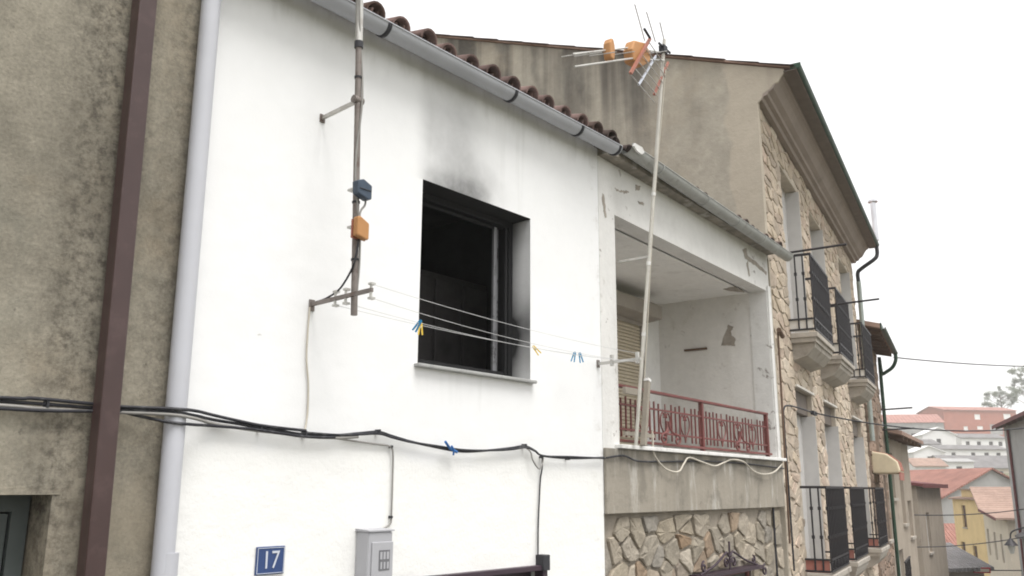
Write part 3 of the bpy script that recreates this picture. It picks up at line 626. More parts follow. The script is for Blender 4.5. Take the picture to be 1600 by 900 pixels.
bx = part('case', MB().prism([(2.885, 1.66), (2.93, 1.678), (2.99, 1.652), (2.99, 1.572), (2.965, 1.565), (2.89, 1.588)], -.405, -.355, 1), 'blue', t, bevel=.006)
part('clamp', MB().box(2.89, 2.97, -.356, -.31, 1.615, 1.627), 'galv', t); part('lid_seam', MB().box(2.90, 2.98, -.409, -.4055, 1.615, 1.62), 'joint', t)
t = thing('amplifier_box', A, (2.98, -.33, 1.36), 'small orange box below the blue one on the rusty mast', 'aerial box', 'boxes on the aerial mast')
part('case', MB().prism([(2.90, 1.455), (2.92, 1.462), (2.985, 1.43), (2.985, 1.338), (2.97, 1.332), (2.90, 1.348)], -.402, -.36, 1), 'orange', t, bevel=.008)
part('back_plate', MB().box(2.895, 2.992, -.3595, -.352, 1.338, 1.445), 'red_plastic', t); part('clamp', MB().box(2.90, 2.97, -.352, -.31, 1.40, 1.412), 'galv', t)

# clothes lines between two wall arms
t = thing('clothes_line', A, (2.915, 0, 1.0), 'four thin clothes lines stretched between wall arms across the burnt window', 'clothes line')
ar = part('near_arm', MB().bar((2.915, 0, 1.012), (2.915, -.53, 1.022), .016, .022), 'mast_old', t)
part('wall_plate', MB().box(2.90, 2.935, -.01, 0, .975, 1.04), 'mast_old', ar)
for y in (-.22, -.31, -.52): part('hook', MB().tube([(2.915, y, .975), (2.915, y, 1.06)], .008, 6).box(2.905, 2.935, y-.014, y+.014, .972, .984).box(2.905, 2.935, y-.014, y+.014, 1.05, 1.062), 'galv', ar)
far = part('far_arm', MB().bar((5.745, 0, .985), (5.745, -.41, .99), .016, .022), 'galv', t)
part('wall_plate', MB().box(5.73, 5.765, -.01, 0, .955, 1.015), 'mast_old', far)
for y in (-.14, -.38): part('hook', MB().box(5.733, 5.757, y-.012, y+.012, .955, 1.045), 'galv', far)
LN = [((2.92, -.52, 1.055), (5.742, -.38, 1.035)), ((2.92, -.52, .98), (5.742, -.38, .965)), ((2.92, -.22, .98), (5.742, -.14, 1.01)), ((2.92, -.31, .98), (5.742, -.16, 1.005))]
SG = (.03, .045, .03, .04)
for (a, b), g in zip(LN, SG): part('line', MB().tube(wire(a, b, g, 18), .0016, 5), 'line', t)
def on_line(i, q): a, b = LN[i]; a, b = Vector(a), Vector(b); p = a.lerp(b, q); p.z -= SG[i]*4*q*(1-q); return p
def peg(i, q, mat, label, tilt, yaw=0):
    p = on_line(i, q); t = thing('clothes_peg', A, tuple(p), label, 'clothes peg', 'pegs on the clothes lines')
    for sgn in (-1, 1):
        o = part('half', MB().prism([(.003, .022), (.010, .012), (.012, -.02), (.016, -.058), (.009, -.06), (.004, -.02), (.002, .0)], -.0055, .0055, 0) if sgn > 0 else MB().prism([(-.003, .022), (-.002, .0), (-.004, -.02), (-.009, -.06), (-.016, -.058), (-.012, -.02), (-.010, .012)], -.0055, .0055, 0), mat, t)
        o.location = (0, 0, 0)
    for o in t.children:
        for v in o.data.vertices: v.co = Vector((v.co.x+p.x, v.co.y+p.y, v.co.z+p.z))
    part('spring', MB().tube([(p.x-.008, p.y, p.z-.012), (p.x+.008, p.y, p.z-.012)], .006, 6), 'galv', t)
    t.rotation_euler = (R(tilt), 0, t.rotation_euler.z+R(yaw))
peg(3, .205, 'peg_blue', 'blue clothes peg hanging left of the burnt window\'s edge', 35, 20)
peg(2, .235, 'peg_yellow', 'yellow clothes peg at the left edge of the burnt window', 0, 60)
peg(2, .64, 'peg_yellow', 'yellow clothes peg just right of the burnt window', -40, 40)
peg(2, .815, 'peg_blue', 'left one of the two blue pegs near the balcony', 14, 50)
peg(2, .842, 'peg_blue', 'right one of the two blue pegs near the balcony', -12, 50)
single('hanging_cable', A, MB().tube(smooth_path([(2.899, -.012, .992), (2.896, -.012, .844), (2.897, -.014, .7), (2.92, -.012, .559), (2.926, -.012, .418), (2.915, -.02, .34), (2.90, -.03, .30)]), .0055, 6), 'cable_white', (2.9, 0, .3), 'thin pale cable hanging down the white wall from the clothes line arm', 'cable')

# ================================================================ house with the recessed balcony
h = thing('balcony_house', B, (0, 0, ZB), 'off-white flaking house with a recessed balcony above a field stone wall', 'house')
OP = (.275, 3.93, .345, 2.335)
part('wall', MB().wall(.004, 4.03, -.19, 2.86, 0, .22, [OP], False), 'b_paint', h)
part('opening_edge', MB().ring(*OP, .0005, .22), 'b_paint', h)
part('parapet', MB().box(.004, 4.035, -.03, -.002, -.195, .318), 'b_parapet', h, bevel=.006)
rc = MB(); x0, x1, y0, y1, z0, z1 = .15, 3.94, .22, 1.45, .34, 2.37
part('back_wall', MB().quad((x0,y1,z0),(x1,y1,z0),(x1,y1,z1),(x0,y1,z1)), 'b_back', h)
rc.quad((x0,y0,z0),(x0,y1,z0),(x0,y1,z1),(x0,y0,z1)); rc.quad((x1,y1,z0),(x1,y0,z0),(x1,y0,z1),(x1,y1,z1))
rc.quad((x0,y0,z0),(x1,y0,z0),(x1,y1,z0),(x0,y1,z0))
part('recess_walls', rc, 'b_recess', h)
part('recess_ceiling', MB().box(x0, x1, y0-.02, y1+.1, z1-.035, z1+.1), 'b_ceiling', h)
part('wall_ledge', MB().box(3.91, 3.94, .795, 1.095, 1.69, 1.715), 'wood_brown', h)
def rough(poly, k=5, amp=.012):              # uneven outline for broken plaster
    rg = random.Random(len(poly)*7+int(poly[0][0]*100)); out = []
    for i in range(len(poly)):
        p, q = poly[i], poly[(i+1) % len(poly)]
        for j in range(k): t_ = j/k; out.append((p[0]+(q[0]-p[0])*t_+rg.uniform(-amp, amp), p[1]+(q[1]-p[1])*t_+rg.uniform(-amp, amp)))
    return out
for q in ([(.617, 1.723), (.56, 1.861), (.504, 1.968), (.447, 1.946), (.477, 1.853), (.415, 1.784), (.436, 1.707), (.535, 1.708)], [(.235, 1.813), (.154, 1.836), (.124, 1.802), (.205, 1.787)]):
    part('bare_patch', MB().prism(rough(q), 3.936, 3.945), 'bare', h)
part('bare_patch', MB().prism(rough([(3.552, .402), (3.489, .225), (3.75, .225), (3.858, .24), (3.781, .319)]), 2.3325, 2.345, 2), 'bare', h)
for q in ([(3.239, 2.691), (3.361, 2.734), (3.387, 2.647), (3.625, 2.637), (3.992, 2.579), (3.963, 2.533), (3.616, 2.58), (3.302, 2.598)], [(3.378, 2.584), (3.433, 2.426), (3.39, 2.402), (3.333, 2.543)],
          [(.671, 2.731), (.783, 2.752), (.755, 2.693), (.68, 2.678)], [(.288, 2.595), (.378, 2.585), (.473, 2.619), (.556, 2.618), (.46, 2.585), (.332, 2.566)], [(.711, 2.588), (.836, 2.591), (.822, 2.568), (.722, 2.566)], [(.074, 2.487), (.116, 2.44), (.131, 2.271), (.098, 2.274), (.07, 2.381)]):
    part('bare_patch', MB().prism(rough(q, 5, .009), -.0025, .004, 1), 'bare', h)
part('ledge', MB().box(.19, 4.05, -.075, .2, .319, .352), 'sill_white', h, bevel=.005)
part('corner_post', MB().box(3.945, 4.032, -.02, -.001, .355, 2.40), 'b_paint', h, bevel=.006)
part('inner_core', MB().box(.02, 4.0, 1.6, 5.5, ZB, 2.8), 'b_parapet', h)
# stone ground floor with an iron-topped door
sw = part('stone_wall', MB().wall(.0, 4.02, ZB-.6, -.197, .035, .4, [(1.55, 3.05, ZB-.6, -.775)]), 'mortar_b', h)
cells = stone_cells(.005, 3.70, ZB-.5, -.215, .25, .205, .026, [(1.53, 3.07, ZB-1, -.76)], random.Random(5), .5, (.10, .90))
cells += stone_cells(3.72, 4.02, ZB-.5, -.215, .3, .26, .026, [], random.Random(8), .3)
lay_stones(cells, .035, .026, 'stone_b', sw, lambda c: -max(p[1] for p in c))
part('drain_pipe', MB().tube([(3.712, -.005, ZB), (3.70, -.005, -.2)], .012, 8), 'cable', h)
gd = part('door', MB().frame(1.56, 3.04, ZB-.5, -.79, .05, .11, .05), 'rail_red', h)
part('panel', MB().box(1.61, 2.99, .07, .10, ZB-.5, -.84), 'dark_win', gd)
part('canopy_bar', MB().box(1.57, 3.06, -.09, .05, -.80, -.765), 'gate', h)
gtop = part('door_crest', MB().tube(smooth_path([(1.62, -.05, -.765), (1.95, -.05, -.70), (2.15, -.05, -.63), (2.24, -.05, -.60), (2.29, -.05, -.64)]), .011, 6).tube(smooth_path([(3.03, -.05, -.765), (2.72, -.05, -.70), (2.48, -.05, -.625), (2.38, -.05, -.60), (2.33, -.05, -.64)]), .011, 6).tube([(2.31, -.05, -.78), (2.31, -.05, -.50)], .010, 6), 'gate', h)
for cx, cz, r, sg, a0 in ((2.22, -.70, .055, 1, 0), (2.40, -.70, .055, -1, 0), (1.70, -.70, .05, 1, 1.5), (2.92, -.71, .045, -1, 1.5), (3.22, -.83, .06, 1, 1.5)):
    part('crest_scroll', scroll(cx, -.05, cz, r, 1.2, sg, a0, .010, 16), 'gate', gtop)
# railing
rl = part('balcony_railing', MB().box(.28, 3.80, .02, .07, .838, .862), 'rail_red', h, bevel=.004)
part('middle_rail', MB().box(.28, 3.78, .035, .053, .690, .706), 'rail_red', rl); part('middle_rail', MB().box(.28, 3.78, .035, .053, .482, .498), 'rail_red', rl)
part('bottom_rail', MB().box(.28, 3.84, .015, .075, .383, .403), 'rail_red', rl)
for s in (.30, 2.005, 3.775): part('post', MB().box(s-.02, s+.02, .025, .065, .353, .838), 'rail_red', rl)
bar = MB().box(-.0065, .0065, -.0065, .0065, 0, .335).mesh('bar'); bar.materials.append(MT['rail_red'])
ly = [.79, 1.21, 1.62, 2.49, 2.92, 3.33]
s = .385
while s < 3.74:
    if min(abs(s-q) for q in ly) > .085 and abs(s-2.005) > .04: inst('bar', bar, rl, (s, .044, .425), (0, 0, 0), (1, 1, rng.uniform(.97, 1.03)))
    s += .0865
for q in ly:
    m = MB()
    for sg in (-1, 1):
        m.tube(smooth_path([(q, .044, .43), (q+sg*.02, .044, .48), (q+sg*.085, .044, .55), (q+sg*.095, .044, .63), (q+sg*.06, .044, .68), (q+sg*.02, .044, .66), (q+sg*.03, .044, .635)]), .0075, 6)
    m.tube([(q, .044, .425), (q, .044, .76)], .0065, 6)
    part('lyre_ornament', m, 'rail_red', rl)
for q in (1.165, 2.86):
    m = MB()
    for sg in (-1, 1): m.tube(smooth_path([(q+sg*.02, .0, .60), (q+sg*.03, -.01, .53), (q+sg*.09, -.02, .49), (q+sg*.165, -.03, .475), (q+sg*.185, -.03, .43), (q+sg*.14, -.03, .395), (q+sg*.10, -.03, .42), (q+sg*.115, -.03, .45), (q+sg*.14, -.03, .44)]), .010, 6)
    part('foot_scroll', m, 'rail_red', rl)
# shutter on the back wall
sh = part('shutter', MB().frame(2.0, 3.38, .36, 2.0, 1.375, 1.445, .05), 'shutter_box', h)
me = MB().prism([(-.002, 0), (-.016, .008), (-.018, .03), (-.002, .040)], 0, 1.28).mesh('slat'); me.materials.append(MT['shutter'])
for i in range(38): inst('slat', me, sh, (2.05, 1.42, .405+.0415*i))
part('shutter_box', MB().prism([(1.12, 2.02), (1.12, 2.18), (1.2, 2.22), (1.445, 2.22), (1.445, 2.0), (1.3, 2.0)], 2.1, 3.40), 'shutter_box', h, bevel=.01)
# gutter and roof
G2Y, G2Z, G2R = -.19, 2.895, .072
g2 = part('gutter', half_gutter(MB(), .16, 4.22, G2Y, G2Z, G2R, slope=-.022, seg=3), 'pvc_old', h)
for s in (.75, 1.75, 2.55, 3.3): part('gutter_bracket', gutter_ring(s, G2Y, G2Z-.022*(s-.16), G2R, .028), 'pvc_old', g2)
part('gutter_end_cap', MB().prism([(G2Y+G2R*math.cos(math.pi+math.pi*i/10), G2Z-.09+G2R*math.sin(math.pi+math.pi*i/10)) for i in range(11)], 4.22, 4.226), 'pvc_old', g2)
part('broken_end_piece', MB().prism([(.165, 2.90), (.30, 2.905), (.34, 2.87), (.29, 2.835), (.20, 2.842), (.15, 2.87)], -.28, -.262, 1), 'sill_white', g2)
part('eave_soffit', MB().box(.004, 4.04, -.12, -.001, 2.80, 2.86), 'b_parapet', h)
r2 = part('roof', MB().prism([(-.12, 2.862), (-.12, 2.885), (4.6, 3.62), (4.6, 2.862)], -.05, 4.05), 'roof_deck', h)
SL2 = math.atan(.735/4.72)
for i in range(19):
    s = .02+.2168*i
    for k in range(5):
        y = -.20+.37*k; z = 2.868+(y+.12)*math.tan(SL2)+(.02 if i < 3 else 0)
        j = lambda q: rng.uniform(-q, q)
        inst('roof_tile', covd if k < 2 else cov, r2, (s+j(.02), y+j(.03), z+j(.008)), (SL2+j(.03), j(.1), j(.06)), (1, 1, .75))

# aerial standing on the balcony ledge, leaning out past the gutter
PM = lambda z: (.365-.018*(z-.34), -.10-.1215*(z-.34), z)
t = thing('tv_aerial', B, (.36, -.1, .34), 'leaning pale mast with a television aerial, standing on the balcony ledge', 'aerial')
part('mast', MB().tube([PM(.353), PM(3.86)], .0155, 12), 'mast_white', t)
for z in (1.25, 1.85, 2.45): part('collar', MB().tube([PM(z), PM(z+.03)], .0195, 10), 'sill_white', t)
part('stay_arm', MB().bar((.33, -.29, 1.92), (.33, .0, 1.92), .02), 'galv', t)
part('cable', MB().tube(smooth_path([(PM(z)[0]+.028+.02*math.sin(2*z), PM(z)[1]-.01, z) for z in [.9+.3*i for i in range(10)]]), .0055, 6), 'cable_white', t)
hd = part('clamp', MB().box(.27, .335, -.54, -.485, 3.73, 3.80).box(.20, .42, -.53, -.515, 3.775, 3.79), 'joint', t)
yg = part('boom', MB().tube([(.30, -.50, 3.74), (-.28, -.52, 3.53), (-1.17, -.50, 3.09)], .0075, 6), 'galv', t)
part('boom', MB().tube([(.30, -.52, 3.66), (-.39, -.56, 3.37), (-1.21, -.54, 2.96)], .0075, 6), 'galv', t)
for q in (.1, .3, .5, .7, .85, .97):
    x = .30-1.48*q; z = 3.74-.66*q
    part('director', MB().tube([(x, -.62, z-.02), (x, -.38, z+.02)], .004, 5), 'galv', yg)
part('dipole_cover', MB().prism([(-.705, 3.24), (-.655, 3.24), (-.64, 3.3), (-.64, 3.37), (-.66, 3.42), (-.69, 3.42), (-.715, 3.37), (-.715, 3.29)], -.56, -.49, 1), 'orange', t, bevel=.012)
part('dipole_cover', MB().prism([(-.36, 3.36), (-.2, 3.38), (-.06, 3.48), (-.05, 3.56), (-.14, 3.62), (-.33, 3.56), (-.38, 3.46)], -.57, -.48, 1), 'orange', t, bevel=.015)
part('reflector_arm', MB().bar((-.08, -.58, 3.68), (-.48, -.60, 3.19), .022), 'red_plastic', t)
part('reflector_arm', MB().bar((.10, -.54, 3.61), (-.27, -.56, 3.19), .015), 'enamel', t)
part('reflector_arm', MB().bar((.46, -.48, 3.72), (.12, -.50, 3.27), .018), 'red_plastic', t)
for q in (0, .2, .4, .6, .8, 1): part('reflector_wire', MB().tube([(-.48+.35*q, -.595, 3.19+.43*q), (.12+.30*q, -.50, 3.20+.42*q)], .0045, 5), 'galv', t)
for a, b in (((-.24, 3.94), (-.04, 3.70)), ((-.03, 3.97), (.16, 3.78)), ((.22, 3.99), (.35, 3.84))): part('dipole_rod', MB().tube([(a[0], -.53, a[1]), (b[0], -.51, b[1])], .005, 6), 'galv', t)
part('dipole_rod', MB().tube([(-.22, -.6, 3.70), (-.12, -.6, 3.66)], .011, 6), 'joint', t)

t = thing('timber_support', B, (.55, -.01, .35), 'taupe timber post with a white top lashed to the balcony railing', 'post')
part('post', MB().bar((.50, -.10, .353), (.615, -.095, .90), .043), 'wood', t); part('post_cap', MB().bar((.614, -.095, .902), (.62, -.095, .925), .047), 'sill_white', t)
part('rail', MB().box(.30, .60, -.055, -.025, .775, .83), 'wood', t); part('rail', MB().box(.30, .80, -.055, -.025, .43, .462), 'wood', t)
single('loose_cable', B, MB().tube(smooth_path([(s_, -.05-.03*math.sin(4*s_)**2, z_) for s_, z_ in ((.76, .50), (.768, .398), (.784, .29), (.933, .185), (1.079, .149), (1.208, .157), (1.318, .222), (1.472, .283), (1.735, .25), (1.982, .219), (2.265, .257), (2.48, .294), (2.731, .275), (3.02, .196), (3.292, .16), (3.588, .186), (3.955, .285))]), .0085, 7), 'cable_white', (2, 0, .25), 'loose cream cable looping under the balcony ledge', 'cable')
single('parapet_cable', B, MB().tube(smooth_path([(-.02, -.045, .237), (.25, -.05, .262), (.5, -.05, .225), (1., -.042, .235), (1.9, -.042, .262), (2.9, -.042, .262), (4.0, -.05, .235)]), .008, 7), 'cable', (2, 0, .25), 'black cable fixed tight below the white balcony ledge', 'cable')

# ================================================================ tall stone house
ZC = -4.2; CL = 9.2
h = thing('stone_house', C, (0, 0, ZC), 'tall cream rubble-stone house with bare cement gable and six iron balconies', 'house')
WX = [(1.36, 2.62), (3.64, 4.88), (6.95, 8.35)]
OPS = [(a, b, 2.02, 4.46) for a, b in WX] + [(a, b, -1.12, 1.335) for a, b in WX] + [(1.5, 2.6, ZC, -1.85), (3.6, 4.9, ZC+.9, -1.9), (6.9, 8.3, ZC, -1.85)]
sw = part('stone_wall', MB().wall(.06, CL, ZC, 4.88, .035, .45, OPS), 'mortar_c', h)
cells = stone_cells(.06, CL, -3.2, 4.86, .36, .155, .018, [(a-.02, b+.02, c-.02, d+.02) for a, b, c, d in OPS], random.Random(31), .5, (.07, .93))
def seen(c):
    x = sum(p[0] for p in c)/len(c); z = sum(p[1] for p in c)/len(c); p = C.w(x, 0, z)
    return p.length + (60 if z < -1.3 else 0)
lay_stones(cells, .035, .014, 'stone_c', sw, seen)
part('corner_plaster', MB().box(-.005, .058, .0, .45, ZC, 4.86), 'gable', h)
gw = MB().prism([(.45, ZC), (.45, 5.17), (.0, 5.17+.0), (0, ZC)], -.004, .054) if False else None
# gable wall, local plane x = 0
part('gable_wall', MB().prism([(.0, 2.75), (.0, 4.82), (-.04, 4.86), (-.07, 4.93), (-.15, 4.97), (-.22, 5.04), (-.27, 5.05), (-.31, 5.12), (-.35, 5.165), (-.35, 5.22), (0, 5.34), (6.0, 7.39), (12.0, 5.2), (12.0, 2.75)], -.034, .0), 'gable', h, bevel=.01)
part('back_walls', MB().prism([(.46, 2.75), (.46, 5.2), (6.0, 7.1), (11.9, 5.1), (11.9, 2.75)], .06, CL), 'far_beige', h)
part('lower_walls', MB().prism([(.46, ZC), (.46, 2.74), (8, 2.74), (8, ZC)], 1.3, CL), 'far_beige', h)
part('cornice', MB().prism([(.03, 4.86), (-.05, 4.86), (-.07, 4.90), (-.12, 4.915), (-.135, 4.95), (-.20, 4.99), (-.26, 5.09), (-.30, 5.135), (-.33, 5.145), (-.34, 5.185), (.03, 5.185)], -.03, CL+.05), 'cornice', h)
r3 = part('roof', MB().prism([(-.50, 5.18), (-.50, 5.205), (6.0, 7.425), (12.3, 5.2), (12.2, 5.17), (6.0, 7.39)], -.06, CL+.12), 'roof_brown', h)
part('soffit_shade_board', MB().box(-.055, CL+.1, -.495, -.342, 5.165, 5.179), 'brown_box', r3)  # dark board added to deepen the shadow gap under the eave
tl = tile_mesh('roof_tile', .45, .075, .06, 'tile_dark', 1)
for i in range(15): inst('roof_tile', tl, r3, (-.02+rng.uniform(-.01, .01), -.47+.43*i, 5.205+.43*i*.3416), (math.atan(.3416), rng.uniform(-.1, .1), rng.uniform(-.04, .04)), (1, 1, .42))
gg = part('gutter', half_gutter(MB(), -.05, CL+.15, -.50, 5.235, .05, seg=3), 'green_gutter', h)
part('gutter_end_cap', MB().box(-.06, -.05, -.56, -.43, 5.18, 5.25), 'green_gutter', gg)
part('downpipe_elbow', MB().tube(smooth_path([(CL+.05, -.50, 5.20), (CL+.05, -.50, 5.02), (CL+.02, -.44, 4.90), (CL-.02, -.18, 4.72), (CL-.02, -.08, 4.62), (CL-.02, -.08, 4.4)]), .042, 10), 'joint', gg)
part('downpipe', MB().tube([(CL-.02, -.08, 4.42), (CL-.02, -.08, 1.0)], .05, 12), 'pipe_green', gg)
fl = part('flue', MB().tube([(CL-.1, -.52, 5.28), (CL-.1, -.52, 6.15)], .06, 12), 'steel', h)
part('flue_cap', MB().tube([(CL-.1, -.52, 6.15), (CL-.1, -.52, 6.19)], .105, 12), 'steel', fl)
for (a, b, c, d) in OPS[:6]:
    wn = part('window', MB().box(a, b, .20, .23, c, d), 'shutter_grey', h)
    if c < 0: part('window_head', MB().box(a+.002, b-.002, .10, .199, d-.30, d-.002), 'brown_box', wn)
    part('jamb_lining', MB().box(b-.018, b-.002, .0, .2, c, d-(.305 if c < 0 else .01)), 'shutter_grey', wn)
    if c < 0: part('lintel_trim', MB().box(a-.03, b+.03, -.006, .034, d, d+.03), 'trim', wn)
for (a, b, c, d) in OPS[6:]: part('street_door', MB().box(a, b, .25, .3, c, d), 'shutter_grey', h)
def balcony(a, b, zt, pr, lower):
    o = part('balcony', MB().box(a, b, -pr-.03, .02, zt-.07, zt), 'slab', h, bevel=.008)
    part('slab_moulding', MB().box(a+.02, b-.02, -pr, .02, zt-.13, zt-.071), 'slab', o)
    part('corbel', MB().prism([(.02, zt-.131), (-pr+.02, zt-.131), (-pr+.03, zt-.19), (-pr*.55, zt-.30), (.02, zt-.36)], a+.08, b-.08), 'slab', o)
    yb = -pr
    top, lo = zt+1.06, zt+.18
    for z in (top, lo, zt+.04):
        wz = .016 if z == top else .011
        part('rail', MB().prism([(a+.008, yb-.012), (b-.008, yb-.012), (b-.008, .03), (b-.032, .03), (b-.032, yb+.012), (a+.032, yb+.012), (a+.032, .03), (a+.008, .03)], z-wz, z+wz, 2), 'rail_black', o)
    me = bars[lower]
    n = 13
    for i in range(n): inst('bar', me, o, (a+.02+(b-a-.04)*i/(n-1), yb, zt))
    for s in (a+.02, b-.02):
        for k in (1, 2): inst('bar', me, o, (s, yb+pr*k/3, zt))
    part('plinth_panel', MB().box(a+.028, a+.032, yb+.02, .02, zt+.02, lo-.01), 'trim' if not lower else 'awn_red', o)
    if True:
        for i in range(6):
            x = a+.12+(b-a-.24)*i/5; part('ring_ornament', MB().tube([(x+.045*math.cos(q*.785), yb, zt+.11+.045*math.sin(q*.785)) for q in range(9)], .007, 5), 'rail_black', o)
def barmesh():
    m = MB().box(-.0095, .0095, -.0095, .0095, .03, 1.05)
    for z in (.45, .80): m.box(-.018, .018, -.018, .018, z-.02, z+.02)
    me = m.mesh('bar'); me.materials.append(MT['rail_black']); return me
bars = [barmesh()]; bars.append(bars[0])
for (a, b), o in zip(WX, (0, 0, -.2)):
    balcony(a-.15, b+.10+o*.5, 2.03, .30, 0); balcony(a-.19, b+.08+o, -1.03, .29, 1)
single('washing_rod', C, MB().tube([(1.2, .03, 3.13), (1.2, -.78, 3.155)], .016, 8).tube([(1.2, .034, 3.13), (1.2, .02, 3.13)], .03, 8), 'rail_black', (1.2, 0, 3.1), 'dark rod jutting out over the nearest upper balcony of the stone house', 'rod', 'rods jutting from the stone house')
single('washing_rod', C, MB().tube([(3.6, .03, 2.83), (3.6, -.92, 2.87)], .016, 8).tube([(3.6, .034, 2.83), (3.6, .02, 2.83)], .03, 8), 'rail_black', (3.6, 0, 2.8), 'dark rod jutting far out beside the second upper balcony', 'rod', 'rods jutting from the stone house')
t = thing('street_cable', C, (0, -.04, .3), 'black cable climbing the stone corner and then crossing the street', 'cable')
part('cable', MB().tube(smooth_path([(.02, -.06, -.9), (.0, -.06, .2), (-.01, -.06, .77), (.04, -.06, .93), (.25, -.07, .985), (.9, -.08, 1.01), (1.8, -.10, 1.02)]), .011, 7), 'cable', t)
a = Vector((1.8, -.10, 1.02)); e = Vector((7.2, -4.0, 1.30))
part('span', MB().tube(wire(a, e, .28, 20), .010, 7), 'cable', t)
part('splice_box', MB().box(1.72, 2.0, -.13, -.085, .99, 1.04), 'joint', t)
single('pipe_stub', C, MB().tube([(.3, -.05, 1.84), (-.06, -.08, 1.86)], .03, 8).tube([(-.02, -.06, 1.86), (-.03, -.04, -.6)], .012, 6), 'wood_brown', (0, -.05, 1.8), 'brown pipe stub where the balcony house meets the stone house', 'pipe')

# ================================================================ generic street-side house on a facade frame
def street_house(name, fr, label, L, depth, zb, ze, wall, roof, wins, rise=.3, over=.35, eave_mat=None, rafters=0, group=None, ridge=None, verge=.05, s0=0., sills=True):
    t = thing(name, fr, (s0, 0, zb), label, 'house', group)
    part('wall', MB().wall(s0, L, zb, ze, 0, .3, [w_[:4] for w_ in wins]), wall, t)
    rd = ridge or depth/2
    part('side_walls', MB().prism([(.3, zb), (.3, ze+.0), (rd, ze+rise*rd-.03), (depth, ze-.02+rise*(2*rd-depth)), (depth, zb)], s0+.002, L-.002), wall, t)
    r = part('roof', MB().prism([(-over, ze-rise*over+.0), (-over, ze-rise*over+.10), (rd, ze+rise*rd+.10), (depth+.2, ze+rise*(2*rd-depth-.2)+.10), (depth+.2, ze+rise*(2*rd-depth-.2)), (rd, ze+rise*rd)], s0-verge, L+verge), roof, t)
    if eave_mat: part('eave_board', MB().box(s0-verge-.002, L+verge+.002, -over-.03, -over-.002, ze-rise*over-.04, ze-rise*over+.11), eave_mat, r)
    for i in range(rafters):
        x = s0+(L-s0)*(i+.5)/rafters; part('rafter', MB().prism([(0, ze-.02), (-over+.03, ze-rise*(over-.03)-.02), (-over+.03, ze-rise*(over-.03)-.12), (0, ze-.14)], x-.05, x+.05), 'wood_brown', r)
    for w_ in wins:
        a, b, c, d = w_[:4]; wm = w_[4] if len(w_) > 4 else 'dark_win'
        wn = part('window', MB().frame(a, b, c, d, .10, .16, .06), 'far_white' if wm == 'dark_win' else wm, t)
        part('pane', MB().box(a+.06, b-.06, .13, .145, c+.06, d-.06), wm, wn)
        if sills: part('sill', MB().box(a-.06, b+.06, -.06, -.002, c-.07, c-.002), 'slab', wn)
    return t

D = Frame(C.w(9.28, 0, 0).x, C.w(9.28, 0, 0).y, R(27)); Dn = D.w(4.0, 0, 0)
t = street_house('brown_house', D, 'brown brick house with deep timber eave, just beyond the stone house', 4.0, 7, -5.2, 3.50, 'brick_brown', 'roof_brown',
    [(1.6, 2.5, .55, 1.65, 'shutter_grey'), (2.8, 3.6, -1.15, .35, 'shutter_grey')], .28, .42, 'green_gutter', 7)
part('eave_gutter', half_gutter(MB(), -.05, 4.1, -.47, 3.40, .05), 'green_gutter', t)
part('downpipe', MB().tube(smooth_path([(3.95, -.47, 3.36), (3.95, -.46, 3.2), (3.95, -.36, 3.02), (3.95, -.12, 2.85), (3.95, -.08, 2.7), (3.95, -.08, -5)]), .045, 8), 'green_gutter', t)
cs = stone_cells(.02, 3.98, -1.9, 3.4, .5, .17, .02, [(1.5, 2.6, .4, 1.75), (2.7, 3.7, -1.3, .45)], random.Random(3), .3)
lay_stones(cs, .0, .02, 'brick_brown', t, lambda c: min(p[0] for p in c)-.2*max(p[1] for p in c), 220)
b_ = part('balcony', MB().box(1.9, 3.9, -.4, -.001, -2.75, -2.62), 'slab', t)
for i in range(10): inst('bar', bars[0], b_, (1.95+.21*i, -.36, -2.62))
part('rail', MB().box(1.92, 3.88, -.38, -.34, -1.58, -1.55), 'rail_black', b_)
t = thing('window_awning', D, (1.2, -.2, .3), 'cream and dull red hooded awning on the brown house', 'awning')
part('hood', MB().prism([(0, .80), (-.30, .74), (-.50, .58), (-.54, .40), (-.52, .34), (0, .34)], .1, 1.5), 'awn_cream', t, bevel=.03)
part('stripe', MB().prism([(-.01, .815), (-.31, .752), (-.515, .585), (-.555, .40), (-.54, .39), (-.01, .79)], .35, .62), 'awn_red', t)
part('stripe', MB().prism([(-.01, .815), (-.31, .752), (-.515, .585), (-.555, .40), (-.54, .39), (-.01, .79)], .95, 1.22), 'awn_red', t)
part('valance', MB().prism([(-.52, .36), (-.54, .36), (-.53, .20), (-.515, .20)], .1, 1.5), 'awn_red', t)
for z, i in ((1.95, 0), (1.45, 1)): single('washing_rod', D, MB().tube([(3.7, .02, z), (3.7, -.75, z+.03)], .02, 6).tube([(3.7, .0, z), (3.7, -.02, z)], .04, 6), 'rail_black', (3.7, 0, z), ('upper' if i == 0 else 'lower')+' dark rod sticking out of the brown house', 'rod', 'rods jutting from the brown house')
E_ = Frame(Dn.x, Dn.y, R(30)); En = E_.w(5.4, 0, 0)
t = street_house('beige_house', E_, 'low beige house behind the brown brick house', 5.4, 7, -6.5, 1.45, 'far_beige', 'roof_brown',
    [(.7, 1.5, -.2, .95), (2.6, 3.4, -.9, .4, 'shutter_grey'), (4.0, 4.9, -1.3, -.3, 'shutter_grey'), (1.0, 1.9, -3.2, -1.5)], .25, .45, None, 6)
Fp = Frame(14.25, 31.2, R(33))
street_house('grey_house', Fp, 'narrow grey rendered house with a dark red eave further down the street', 6, 6, -7.4, .15, 'far_beige', 'dark_red', [(1.5, 2.3, -2.2, -.8)], .12, .25, 'dark_red', 0, verge=.22)

